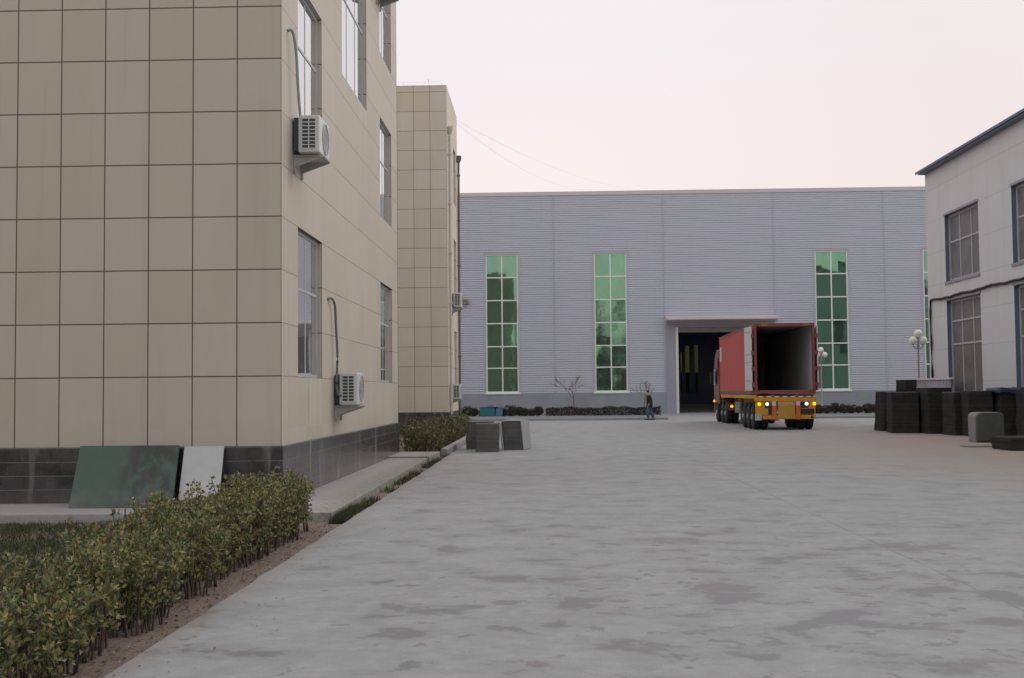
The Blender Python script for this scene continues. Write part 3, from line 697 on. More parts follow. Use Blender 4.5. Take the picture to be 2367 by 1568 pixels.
def sag(pts, r, n=10, wob=.0):
    out = []
    rg = random.Random(5)
    for a, b, s_ in pts:
        a, b = Vector(a), Vector(b)
        for i in range(n + 1):
            u = i / n; p = a.lerp(b, u); p.z -= s_ * 4 * u * (1 - u); p.z += rg.uniform(-wob, wob); out.append(p)
    return out
mb = MB(); spans = []
ys = [24, 30.2, 36.0, 39.5, 43.0, 46.0, 49.55]
for a, b in zip(ys, ys[1:]): spans.append(((RX - .06, a, 5.42 - .002 * (a - 24)), (RX - .06, b, 5.42 - .002 * (b - 24)), .06))
path = sag(spans, .03, 8, .02) + [Vector((RX - .06, 49.7, 5.3)), Vector((RX - .06, 49.78, 4.9)), Vector((RX - .07, 49.70, 3.5)), Vector((RX - .05, 49.74, 2.3)), Vector((RX - .06, 49.72, .4))]
mb.tube(path, .05, 7)
tag(mb.build('cable', M['cable'], smooth=True), 'black cable sagging across the white workshop wall and down its corner', 'cable')
# corrugated fence off the workshop's far corner
fr = thing('corrugated_fence', 'low corrugated metal fence with white top rail behind the black mat stacks', 'fence', (0, 0, 0))
mb = MB(); y = 46.6
prof = [(0, 0), (.12, 0), (.15, .05), (.30, .05), (.33, 0)]
pp = []
while y < 53.2:
    for dy, d in prof[:-1]: pp.append((y + dy, d))
    y += .33
for (ya, da), (yb, db) in zip(pp, pp[1:]): mb.quad((15.95 - da, ya, .05), (15.95 - da, yb, .05), (15.95 - db, yb, 1.98) if False else (15.95 - db, yb, 1.98), (15.95 - da, ya, 1.98)) if abs(da - db) < 1e-6 else mb.quad((15.95 - da, ya, .05), (15.95 - db, yb, .05), (15.95 - db, yb, 1.98), (15.95 - da, ya, 1.98))
mb.build('corrugated_sheet', mat('galvanised sheet', (.40, .40, .45), .45, var=.15, nscale=1), fr, fix=False)
mb = MB(); mb.box(15.86, 16.02, 46.5, 53.4, 1.98, 2.06); mb.build('top_rail', M['white_paint'], fr, bevel=.01)
mb = MB()
for y in (46.7, 49.0, 51.2, 53.2): mb.cut(); mb.box(15.98, 16.08, y - .05, y + .05, 0, 1.98)
mb.build_split('post', M['post'], fr)

# ------------------------------------------------------------------ lamp posts
def make_lamp(label, loc, rz=0):
    r = thing('street_lamp', label, 'street lamp', loc, rz, 'three-globe lamp posts')
    mb = MB(); mb.lathe([(0, .16), (.06, .16), (.10, .10), (.5, .075), (.55, .055), (3.55, .042), (3.6, .06), (3.66, .05), (3.98, .03)], (0, 0, 1), (0, 0, 0), 12); mb.build('post', M['post'], r, smooth='auto')
    mb = MB()
    for s in (-1, 1): mb.cut(); mb.tube([(0, 0, 3.55), (.10 * s, 0, 3.50), (.20 * s, 0, 3.55), (.24 * s, 0, 3.68)], .022, 8)
    for x, z in ((-.24, 3.66), (.24, 3.66), (0, 3.97)): mb.cut(); mb.lathe([(z, .04), (z + .03, .075), (z + .05, .075)], (0, 0, 1), (x, 0, 0), 10)
    mb.build_split('arm', M['post'], r, smooth='auto')
    for x, z in ((-.24, 3.87), (.24, 3.87), (0, 4.19)): mb = MB(); mb.sphere((x, 0, z), .19, 18, 12); mb.build('globe', M['globe'], r, smooth=True)
    return r
l0 = make_lamp('three-globe white lamp post just right of the open container, in front of a green window', (18.2, 78, .07))
dup(l0, (17.35, 55.0, 0), R(8), 'nearer and larger three-globe lamp post behind the corrugated fence')

# ------------------------------------------------------------------ container and truck (local: origin under rear face, +y forward)
TX, TY, TR = 9.70, 47.85, R(-1.75)
def corr(mb, place, u0, u1, z0, z1, d=.036, per=.278, m=0):
    n = max(1, round((u1 - u0) / per)); p = (u1 - u0) / n
    pts = []
    for i in range(n): b = u0 + i * p; pts += [(b, 0), (b + p * .27, 0), (b + p * .5, d), (b + p * .77, d)]
    pts.append((u1, 0))
    for (a, da), (b, db) in zip(pts, pts[1:]): mb.quad(place(a, da, z0), place(b, db, z0), place(b, db, z1), place(a, da, z1), m)
C = thing('shipping_container', 'red corrugated shipping container standing open and empty, its left door folded back', 'shipping container', (TX, TY, 1.46), TR)
CL, CH, CW = 12.19, 2.896, 1.219
mb = MB(); corr(mb, lambda u, d, z: (-CW + .012 + d, u, z), .16, CL - .16, .16, CH - .10); corr(mb, lambda u, d, z: (CW - .012 - d, u, z), .16, CL - .16, .16, CH - .10)
corr(mb, lambda u, d, z: (u, CL - .03 - d, z), -CW + .12, CW - .12, .16, CH - .10); mb.build('side_panel', M['cont'], C, fix=False)
mb = MB()
for s in (-1, 1):
    mb.box(min(s * CW, s * (CW - .07)), max(s * CW, s * (CW - .07)), .16, CL - .16, 0.0, .16); mb.box(min(s * CW, s * (CW - .07)), max(s * CW, s * (CW - .07)), .16, CL - .16, CH - .10, CH - .01)
    mb.box(min(s * CW, s * (CW - .16)), max(s * CW, s * (CW - .16)), CL - .16, CL, 0, CH)
    mb.box(min(s * CW, s * (CW - .10)), max(s * CW, s * (CW - .10)), 0, .16, .118, CH - .118)
    for z0 in (0, CH - .118):
        for y0 in (-.006, ): mb.box(min(s * (CW + .005), s * (CW - .17)), max(s * (CW + .005), s * (CW - .17)), y0, .178, z0, z0 + .118)
mb.box(-CW + .17, CW - .17, 0.004, .12, 0.02, .15); mb.box(-CW + .17, CW - .17, 0.004, .12, CH - .14, CH - .004); mb.box(-CW + .17, CW - .17, CL - .12, CL, 0, .16); mb.box(-CW + .17, CW - .17, CL - .12, CL, CH - .1, CH)
mb.build('frame', M['cont_dark'], C, bevel=.012)
mb = MB(); mb.box(-CW + .07, CW - .07, .12, CL - .12, CH - .06, CH - .03); mb.build('roof', M['cont'], C)
mb = MB(); mb.box(-CW + .08, CW - .08, .12, CL - .1, .13, .16); mb.build('floor', M['cont_floor'], C)
mb = MB(); corr(mb, lambda u, d, z: (-CW + .055 + d, u, z), .17, CL - .17, .165, CH - .08, .03); corr(mb, lambda u, d, z: (CW - .055 - d, u, z), .17, CL - .17, .165, CH - .08, .03)
mb.quad((-CW + .1, CL - .08, .165), (CW - .1, CL - .08, .165), (CW - .1, CL - .08, CH - .08), (-CW + .1, CL - .08, CH - .08)); mb.quad((-CW + .1, .13, CH - .065), (CW - .1, .13, CH - .065), (CW - .1, CL - .1, CH - .065), (-CW + .1, CL - .1, CH - .065))
mb.build('lining', M['cont_in'], C, fix=False)
for s in (-1, 1):
    mb = MB(); x0 = s * (CW + .085); x1 = s * (CW + .135); mb.box(min(x0, x1), max(x0, x1), .03, 1.20, .14, CH - .13)
    swing = Matrix.Translation((s * CW, 0, 0)) @ Matrix.Rotation(s * R(-5.0), 4, 'Z') @ Matrix.Translation((-s * CW, 0, 0))
    def sw(q): q.v = [tuple(swing @ Vector(p)) for p in q.v]; return q
    d = sw(mb).build('door', [M['door_pale']], C, bevel=.012)
    mb = MB(); xo = s * (CW + .06)
    for y in (.32, .62, .92): mb.cut(); mb.tube([(xo, y, .2), (xo, y, CH - .2)], .017, 8)
    sw(mb).build_split('locking_bar', M['steelgrey'], d, smooth=True)
    mb = MB(); x2 = s * (CW + .139); x1 = s * (CW + .134)
    for z in (.14, .52, 1.28, 1.60, 2.52): mb.cut(); mb.box(min(x1, x2), max(x1, x2), .05, 1.18, z, z + .06)
    sw(mb).build_split('door_rib', M['steel_pale'], d)
    mb = MB()
    for z in (.3, .95, 1.6, 2.3): mb.box(min(s * CW, s * (CW + .12)), max(s * CW, s * (CW + .12)), -.03, .03, z, z + .16); mb.cut()
    mb.build_split('hinge', M['cont_dark'], d)
mb = MB(); mb.box(-CW - .004, -CW + .004, CL - .95, CL - .25, 1.62, 2.34)
lb = mb.build('emblem_plate', M['refl_white'], C); lb['label'] = 'small white panel near the front of the container side'
def text(s, size, loc, rot, parent, mm, ext=.003):
    cu = bpy.data.curves.new('lettering', 'FONT'); cu.body = s; cu.size = size; cu.extrude = ext; cu.align_x = 'CENTER'; cu.align_y = 'CENTER'; cu.materials.append(mm)
    o = bpy.data.objects.new('lettering', cu); COL.objects.link(o); bpy.context.view_layer.update()
    me = bpy.data.meshes.new_from_object(o.evaluated_get(bpy.context.evaluated_depsgraph_get())); bpy.data.objects.remove(o)
    o = bpy.data.objects.new('lettering', me); COL.objects.link(o)
    o.location = loc; o.rotation_euler = rot; o.parent = parent; return o
text('4842', .15, (-.80, -.002, CH - .07), (R(90), 0, 0), C, M['mark_yellow']); text('U27', .15, (.88, -.002, CH - .07), (R(90), 0, 0), C, M['mark_yellow'])

T = thing('truck', 'semi-trailer truck with red cab and yellow chassis, tail lamps lit, reversing from the doorway', 'truck', (TX, TY, 0), TR)
mb = MB()
for s in (-1, 1):
    mb.box(s * .48 - .07, s * .48 + .07, .12, 11.9, 1.02, 1.44)
    mb.box(s * 1.16 - .05, s * 1.16 + .05, .12, 11.9, 1.28, 1.44)
for y in (1.2, 2.6, 4.0, 5.4, 6.8, 8.2, 9.6, 11.2): mb.box(-1.11, 1.11, y, y + .12, 1.26, 1.42)
mb.build('chassis', M['yellow'], T, bevel=.01)
mb = MB(); mb.box(-1.25, 1.25, 0, .12, 1.17, 1.37); mb.build('rear_beam', M['yellow'], T, bevel=.012)
mb = MB()
for i, x in enumerate((-1.0, -.67, -.34, -.02, .30, .62, .92, 1.16)): mb.box(x - .085, x + .085, -.004, -.001, 1.335, 1.385, 0); 
for x in (-.84, -.51, -.18, .14, .46, .77, 1.05): mb.box(x - .07, x + .07, -.004, -.001, 1.335, 1.385, 1)
mb.build('reflective_strip', [M['refl_white'], M['refl_red']], T)
mb = MB(); mb.box(-1.22, 1.22, .02, .12, .44, .60); mb.build('bumper', M['yellow'], T, bevel=.012)
mb = MB()
for x in (-.98, 1.06): mb.box(x - .05, x + .05, .012, .02, .47, .57); mb.cut()
mb.build_split('bumper_hole', M['black'], T)
for s in (-.465, .50):
    mb = MB(); mb.box(s - .09, s + .09, -.02, .10, .43, 1.0, 0); mb.box(s - .085, s + .085, -.017, .10, 1.0, 1.165, 1); mb.build('bumper_post', [M['orange'], M['refl_white']], T, bevel=.008)
mb = MB(); mb.box(-.32, .38, .0, .03, .46, 1.165); pl = mb.build('number_panel', M['plate'], T, bevel=.006)
mb = MB(); mb.box(-.29, .30, -.005, -.001, 1.0, 1.13); mb.build('number_strip', mat('worn number strip', (.48, .30, .12), .5, var=.2, nscale=9), pl)
# lamp boxes
mb = MB(); mb.box(-1.20, -.60, .03, .14, .62, 1.15); mb.cut(); mb.box(.62, 1.20, .03, .14, .62, 1.15); mb.build_split('lamp_board', [M['yellow']], T)
mb = MB(); mb.box(-.83, -.60, .005, .03, .9, 1.15); mb.cut(); mb.box(.62, .92, .005, .03, .9, 1.15); mb.cut(); mb.box(-.70, -.58, .006, .03, .64, .88); mb.cut(); mb.box(.62, 1.15, .015, .03, .64, .86); mb.build_split('lamp_box', M['black'], T)
for x, mm in ((-1.06, 'amber'), (-.74, 'lampwhite'), (.84, 'lampwhite'), (1.15, 'amber')):
    mb = MB(); mb.lathe([(0, .07), (.02, .07), (.03, .045), (.032, .01)], (0, -1, 0), (x, .004, 1.06), 18); mb.build('tail_lamp', M[mm], T, smooth=True)
mb = MB(); mb.box(-1.24, -.98, -.01, .0, .40, .66); mb.build('mud_flap', mat('pale mud flap', (.42, .39, .37), .6), T)
def wheel(par, x, y, s, dual=True):
    w_ = MB(); xs = [(x, .28)] + ([(x - s * .32, .28)] if dual else [])
    for xx, wd in xs:
        w_.lathe([(-wd / 2, .30), (-wd / 2, .44), (-wd / 2 + .03, .495), (-wd / 2 + .08, .51), (wd / 2 - .08, .51), (wd / 2 - .03, .495), (wd / 2, .44), (wd / 2, .30)], (1, 0, 0), (xx, y, .51), 32)
    tr = w_.build('wheel', M['rubber'], par, smooth='auto')
    rm = MB(); xo = x + s * .12
    rm.lathe([(0, .30), (s * .01, .30), (s * .01, .27), (-s * .06, .24), (-s * .07, .14), (s * .02, .12), (s * .06, .09), (s * .08, .02)], (1, 0, 0), (xo, y, .51), 24)
    for k in range(8):
        a = k * math.pi / 4; rm.lathe([(-.05 * s, .018), (-.02 * s, .018)], (1, 0, 0), (xo, y + .19 * math.cos(a), .51 + .19 * math.sin(a)), 6)
    rm.build('rim', M['rim'], tr, smooth='auto')
for y in (.95, 2.26, 3.57):
    for s in (-1, 1): wheel(T, s * 1.08, y, s)
mb = MB()
for y in (.95, 2.26, 3.57):
    mb.cut(); mb.tube([(-.9, y, .51), (.9, y, .51)], .07, 10)
    for s in (-1, 1): mb.box(s * .55 - .05, s * .55 + .05, y - .55, y + .55, .62, .74)
mb.build_split('axle', M['steelgrey'], T)
mb = MB()
for s in (-1, 1):
    for y in (.95, 2.26, 3.57):
        mb.cut()
        for k in range(10):
            a0, a1 = math.pi * (.12 + .076 * k), math.pi * (.12 + .076 * (k + 1)); rr = .60
            xa, xb = s * .72, s * 1.23
            mb.quad((xa, y + rr * math.cos(a0), .51 + rr * math.sin(a0)), (xb, y + rr * math.cos(a0), .51 + rr * math.sin(a0)), (xb, y + rr * math.cos(a1), .51 + rr * math.sin(a1)), (xa, y + rr * math.cos(a1), .51 + rr * math.sin(a1)))
mb.build_split('mudguard', M['mud'], T, smooth=True)
mb = MB()
for s in (-1, 1): mb.cut(); mb.box(s * .75 - .08, s * .75 + .08, 7.3, 7.46, .25, 1.25); mb.box(s * .75 - .18, s * .75 + .18, 7.2, 7.56, .2, .25)
mb.build_split('landing_leg', M['steelgrey'], T)
mb = MB(); mb.box(-1.2, -.8, 5.0, 6.6, .60, 1.10); mb.build('tool_box', M['steelgrey'], T, bevel=.03)
# side marker on the trailer flank
mb = MB(); mb.box(-1.222, -1.21, 10.9, 11.1, 1.22, 1.42); mb.build('side_marker', M['mark_yellow'], T)
# tractor unit: own frame turned slightly to the left about the kingpin
KP = Vector((0, 11.0, 0)); A = R(0.4)
class RotZ:
    def __matmul__(s, p): q = Vector((p.x, p.y, p.z)); return KP + Matrix.Rotation(A, 3, 'Z') @ q
RZ = RotZ()
def turn(mb):
    mb.v = [tuple(RZ @ Vector(p)) for p in mb.v]; return mb
mb = MB()
for s in (-1, 1): mb.box(s * .43 - .05, s * .43 + .05, -1.75, 3.8, .72, 1.0)
mb.box(-1.15, 1.15, -1.83, -1.72, .70, 1.0); mb.box(-.6, .6, -.5, .5, 1.0, 1.24)
turn(mb).build('tractor_frame', M['steelgrey'], T)
mb = MB(); mb.box(-1.2, -.42, -1.86, -1.83, .66, 1.02, 0); mb.cut(); mb.box(.42, 1.2, -1.86, -1.83, .66, 1.02, 0); turn(mb).build_split('tail_board', mat('rusty red board', (.22, .05, .035), .6), T)
mb = MB()
for i in range(4): mb.box(-.82 + i * .10, -.75 + i * .10, -1.868, -1.861, .67, .78)
turn(mb).build('reflective_strip', M['refl_white'], T)
for x, mm in ((-1.03, 'amber'), (-.58, 'lampwarm'), (.58, 'lampwarm'), (1.03, 'amber')):
    mb = MB(); mb.lathe([(0, .07), (.02, .07), (.03, .04)], (0, -1, 0), (x, -1.862, .86), 14); turn(mb).build('tail_lamp', M[mm], T)
wheel(T, 0, 0, 1) if False else None
def twheel(x, y, s, dual):
    n0 = set(COL.objects); wheel(T, x, y, s, dual)
    for o in set(COL.objects) - n0:
        if o.type == 'MESH':
            for v in o.data.vertices: v.co = RZ @ v.co
for s in (-1, 1):
    twheel(s * 1.06, -.75, s, True); twheel(s * 1.06, .6, s, True); twheel(s * 1.05, 2.75, s, False)
mb = MB()
prof = [(1.55, .95), (1.55, 3.3), (1.75, 3.72), (2.5, 3.75), (3.35, 3.35), (3.72, 2.55), (3.85, 1.75), (3.85, .55), (3.3, .55), (3.25, 1.0), (2.3, 1.0), (2.25, .95)]
mb.prism(prof, 'x', -1.20, 1.24); cab = turn(mb).build('cab', M['cabred'], T, bevel=.05)
mb = MB(); mb.quad((-1.1, 3.52, 2.95 + .06), (1.1, 3.52, 3.01), (1.1, 3.83, 1.95), (-1.1, 3.83, 1.95)); mb.v = [(x, y + .04, z) for x, y, z in mb.v]; turn(mb).build('windscreen', M['cabglass'], cab)
for s in (-1, 1):
    mb = MB(); x = s * 1.246; mb.add([(x, 2.45, 1.95), (x, 3.55, 1.95), (x, 3.32, 2.75), (x, 2.45, 2.75)], [(0, 1, 2, 3)]); turn(mb).build('side_window', M['cabglass'], cab)
    mb = MB(); mb.box(s * 1.38 - .05, s * 1.38 + .05, 3.46, 3.6, 2.0, 2.6); mb.tube([(s * 1.2, 3.5, 2.62), (s * 1.38, 3.5, 2.64)], .02, 6); turn(mb).build('mirror', M['black'], cab)
    mb = MB(); mb.box(min(s * 1.1, s * 1.26), max(s * 1.1, s * 1.26), 1.62, 1.72, 2.4, 3.3); turn(mb).build('side_fairing', M['cabred'], cab)
    mb = MB(); mb.lathe([(0, .06), (.02, .06), (.03, .03)], (s, -.6, 0), (s * 1.25, 3.35, 1.08), 12); turn(mb).build('side_lamp', M['amber'], cab)
mb = MB(); mb.box(-1.05, -.62, .75 + .5, 1.5, .55, 1.15); mb.cut(); mb.box(.5, 1.15, .75 + .55, 2.1, .45, 1.0); turn(mb).build_split('fuel_tank', M['steelgrey'], T)
mb = MB()
for s in (-1, 1):
    for yc in (-.75, .6):
        mb.cut()
        for k in range(10):
            a0, a1 = math.pi * (.1 + .08 * k), math.pi * (.1 + .08 * (k + 1)); rr = .6; mb.quad((s * .70, yc + rr * math.cos(a0), .51 + rr * math.sin(a0)), (s * 1.22, yc + rr * math.cos(a0), .51 + rr * math.sin(a0)), (s * 1.22, yc + rr * math.cos(a1), .51 + rr * math.sin(a1)), (s * .70, yc + rr * math.cos(a1), .51 + rr * math.sin(a1)))
turn(mb).build_split('mudguard', M['mud'], T, smooth=True)

# ------------------------------------------------------------------ mat stacks
def stack(x0, x1, y0, y1, h, label, mm, group, seed, sheet=.055, jit=.02, lean=(0, 0), rz=0, name='mat_stack', loc=None, z0=0., cat='mat stack'):
    rg = random.Random(seed); cx, cy = (x0 + x1) / 2, (y0 + y1) / 2; hw, hd = (x1 - x0) / 2, (y1 - y0) / 2
    mb = MB(); z = 0; n = max(2, round(h / sheet)); sh = h / n; drift = Vector((0, 0))
    for i in range(n):
        drift += Vector((rg.uniform(-jit, jit), rg.uniform(-jit, jit))) * .5; drift *= .93
        ox = drift.x + lean[0] * z / h; oy = drift.y + lean[1] * z / h; a = rg.uniform(-.012, .012)
        ca, sa = math.cos(a), math.sin(a); r = min(.05, hw * .3); poly = []
        for sx_, sy_, st in ((1, 1, 0), (-1, 1, 90), (-1, -1, 180), (1, -1, 270)):
            for k in range(3):
                t_ = R(st + 45 * k); px, py = sx_ * (hw - r) + r * math.cos(t_), sy_ * (hd - r) + r * math.sin(t_)
                poly.append((px * ca - py * sa + ox, px * sa + py * ca + oy))
        mb.prism(poly, 'z', z + .004, z + sh - .002); 
        mb.prism([(p[0] * .97 + ox * .03, p[1] * .97 + oy * .03) for p in poly], 'z', z - .002 if i else 0, z + .004)
        z += sh
    o = mb.build(name, mm, smooth=False, bevel=0); o.location = (cx, cy, z0); o.rotation_euler = (0, 0, rz)
    tag(o, label, cat, group); return o
G = 'stacks of black rubber mats along the right side'
stack(12.95, 13.55, 45.6, 46.8, 1.53, 'leftmost black mat stack, farthest in the line on the right', M['mat_black'], G, 1, lean=(.10, 0))
stack(12.72, 13.70, 43.3, 44.5, 1.49, 'wide black mat stack with pale dusty top edge, second from the left in the line', M['mat_black'], G, 2, rz=-.12)
stack(13.85, 14.35, 45.9, 46.8, 1.98, 'tallest narrow black mat stack poking up before the corrugated fence', M['mat_black'], G, 3, rz=.1)
stack(13.72, 14.62, 42.5, 43.7, 1.66, 'black mat stack with a sloping top under the corrugated fence', M['mat_black'], G, 4, lean=(-.05, 0))
stack(14.02, 14.62, 40.85, 41.9, 1.48, 'narrow black mat stack below the nearer workshop window, with a pale top sheet', M['mat_black'], G, 5, rz=.08)
stack(14.25, 15.05, 39.8, 41.0, 1.53, 'black mat stack just behind the rounded grey crate', M['mat_black'], G, 6, rz=-.1)
stack(15.12, 15.78, 39.5, 40.6, 1.56, 'black mat stack under the dark blue tarpaulin', M['mat_black'], G, 7)
stack(15.45, 16.15, 37.9, 39.1, 1.55, 'black mat stack at the right border of the photo beside the workshop wall', M['mat_black'], G, 8)
stack(14.6, 15.4, 43.6, 44.6, 1.40, 'black mat stack in the second row, half hidden in the dark gap', M['mat_black'], G, 9)
stack(14.95, 15.9, 41.6, 42.6, 1.52, 'black mat stack in the second row against the workshop wall', M['mat_black'], G, 10)
# tarpaulin on the stacks
mb = MB(); rg = random.Random(4); nx_, ny_ = 14, 8
for i in range(nx_ + 1):
    for k in range(ny_ + 1):
        u, v = i / nx_, k / ny_; ex = max(abs(u - .5), abs(v - .5)) * 2
        mb.v.append((15.0 + 1.0 * u, 39.4 + 1.3 * v, 1.60 + .05 * math.sin(7 * u + 3 * v) * (1 - .4 * ex) + .03 * rg.random() - (.16 if ex > .97 else 0)))
for i in range(nx_):
    for k in range(ny_):
        a = i * (ny_ + 1) + k; mb.f.append([a, a + ny_ + 1, a + ny_ + 2, a + 1]); mb.m.append(0)
o = mb.build('tarpaulin', M['tarp'], smooth=True); sm = o.modifiers.new('thick', 'SOLIDIFY'); sm.thickness = .012
tag(o, 'dark blue tarpaulin draped over the black mat stacks by the workshop', 'tarpaulin')
# rounded grey crate with pale left skin
cr = thing('crate', 'rounded grey crate with a pale left side in front of the black stacks', 'crate', (13.26, 35.40, 0), R(1))
def rrect(wd, ht, r, x0=0, z0=0, n=5):
    out = []
    for cx, cz, st in ((x0 + wd - r, z0 + ht - r, 0), (x0 + r, z0 + ht - r, 90)):
        for k in range(n + 1): t_ = R(st + 90 * k / n); out.append((cx + r * math.cos(t_), cz + r * math.sin(t_)))
    return out + [(x0, z0), (x0 + wd, z0)]
mb = MB(); mb.prism(rrect(.78, .86, .12, -.385, .03), 'y', .0, .34); mb.build('body', M['grey_lid'], cr, smooth='auto', bevel=.02)
mb = MB(); outer = rrect(.83, .90, .15, -.415, 0); mb.prism(outer, 'y', .14, .72); mb.build('shell', M['grey_pale'], cr, smooth='auto', bevel=.02)
mb = MB(); mb.box(-.36, -.28, .02, .13, 0, .03); mb.cut(); mb.box(.28, .36, .02, .13, 0, .03); mb.build_split('skid', M['black'], cr)
stack(11.95, 13.15, 30.6, 31.9, .34, 'low flat pile of dark mats at the right border, nearest the camera', M['mat_black'], G, 12, jit=.05)
mb = MB(); mb.box(-.42, .42, -.3, .3, 0, .035); o = mb.build('board', mat('grey board', (.20, .20, .19), .7), bevel=.006); o.location = (12.0, 32.9, .004); o.rotation_euler = (0, 0, .2); tag(o, 'thin grey board lying flat on the ground beside the low mat pile', 'board')
# grey stacks on the left
G2 = 'stacks of grey mats by the second hedge'
stack(-1.98, -1.33, 32.1, 32.8, .78, 'grey mat stack in front, left of the gap, nearest of the three', M['mat_grey'], G2, 21, jit=.012, lean=(.02, 0), rz=.04)
stack(-1.14, -.58, 33.2, 34.1, .80, 'leaning grey mat stack with pale right side, right of the gap', M['mat_grey'], G2, 22, jit=.012, lean=(-.08, 0), rz=-.24)
stack(-2.34, -1.60, 33.6, 34.5, .80, 'grey mat stack behind, beside the far hedge, with a crooked top', M['mat_grey'], G2, 23, jit=.04, lean=(.06, 0))
stack(-1.95, -1.30, 33.75, 34.5, .10, 'loose grey mats lying askew on top of the rear stack', M['mat_grey'], G2, 24, jit=.05, z0=.80, sheet=.04) if False else None
mb = MB(); mb.add([(-1.28, 33.0, 0), (-1.25, 33.5, 0), (-1.36, 33.0, .78), (-1.33, 33.5, .78), (-1.24, 33.0, 0), (-1.21, 33.5, 0), (-1.32, 33.0, .78), (-1.29, 33.5, .78)], [(0, 1, 3, 2), (4, 6, 7, 5), (0, 4, 5, 1), (2, 3, 7, 6), (0, 2, 6, 4), (1, 5, 7, 3)])
tag(mb.build('board', mat('pale board', (.40, .40, .40), .6)), 'pale grey sheet standing in the gap between the grey mat stacks', 'board')
for nm, (x, y, z), (wx, wy), rz in (('A', (12.72 + .49, 43.9, 1.49), (.47, .58), -.12), ('B', (14.32, 41.37, 1.48), (.28, .5), .08)):
    mb = MB(); mb.box(-wx, wx, -wy, wy, .002, .022); o = mb.build('dust_sheet', mat('dusty top sheet', (.17, .17, .155), .8)); o.location = (x, y, z); o.rotation_euler = (0, 0, rz)
    tag(o, {'A': 'pale dusty sheet on the wide second black mat stack', 'B': 'pale thin sheet on the narrow black stack below the workshop window'}[nm], 'sheet')
mb = MB(); mb.add([(.295, -.44, .01), (.295, .44, .01), (.215, -.44, .81), (.215, .44, .81), (.315, -.44, .01), (.315, .44, .01), (.235, -.44, .83), (.235, .44, .83)], [(0, 1, 3, 2), (4, 6, 7, 5), (0, 4, 5, 1), (2, 3, 7, 6), (0, 2, 6, 4), (1, 5, 7, 3)])
mb.box(-.36, .212, -.44, .44, .812, .835); o = mb.build('lit_side_skin', mat('lit side tone', (.33, .345, .345), .6)); o.location = (-.86, 33.65, 0); o.rotation_euler = (0, 0, -.24); tag(o, 'added pale skin painting in the lit top and right side of the leaning grey mat stack', 'sheet')  # added skin: the stack's lit right side and top painted pale
# teal bin by the hangar
r = thing('bin', 'teal bin with a blue side standing by the shrubs at the warehouse', 'bin', (-3.6, 74.9, .115))
mb = MB(); mb.prism([(-.68, 0), (.25, 0), (.28, .56), (-.72, .56)], 'y', 0, .8); mb.build('body', M['teal'], r, bevel=.03)
mb = MB(); mb.prism([(.30, 0), (.74, 0), (.78, .54), (.33, .54)], 'y', .02, .78); mb.build('side_box', M['teal_pale'], r, bevel=.03)
mb = MB(); mb.box(-.76, .82, -.04, .84, .575, .63); mb.build('lid', M['teal_pale'], r, bevel=.02)

# boards leaning on the near block
def leaning(name, x0, x1, xs, yb, yt, zt, label, mm, th=.03):
    mb = MB(); z0 = .062
    a = Vector((x0 + xs, yb, z0)); b_ = Vector((x1 + xs, yb, z0)); c = Vector((x1, yt, zt)); d = Vector((x0, yt, zt)); n = (b_ - a).cross(d - a).normalized() * -th
    mb.add([a, b_, c, d, a + n, b_ + n, c + n, d + n], [(0, 1, 2, 3), (7, 6, 5, 4), (0, 4, 5, 1), (1, 5, 6, 2), (2, 6, 7, 3), (3, 7, 4, 0)])
    o = mb.build(name, mm, bevel=.005); tag(o, label, 'board'); return o
leaning('board', -6.80, -5.34, .10, 16.22, 16.87, .905, 'stained dark green board leaning against the plinth of the near block', M['greenboard'])
leaning('board', -5.27, -4.69, .05, 16.40, 16.88, .885, 'smaller white board leaning against the plinth beside the green board', M['whiteboard'])

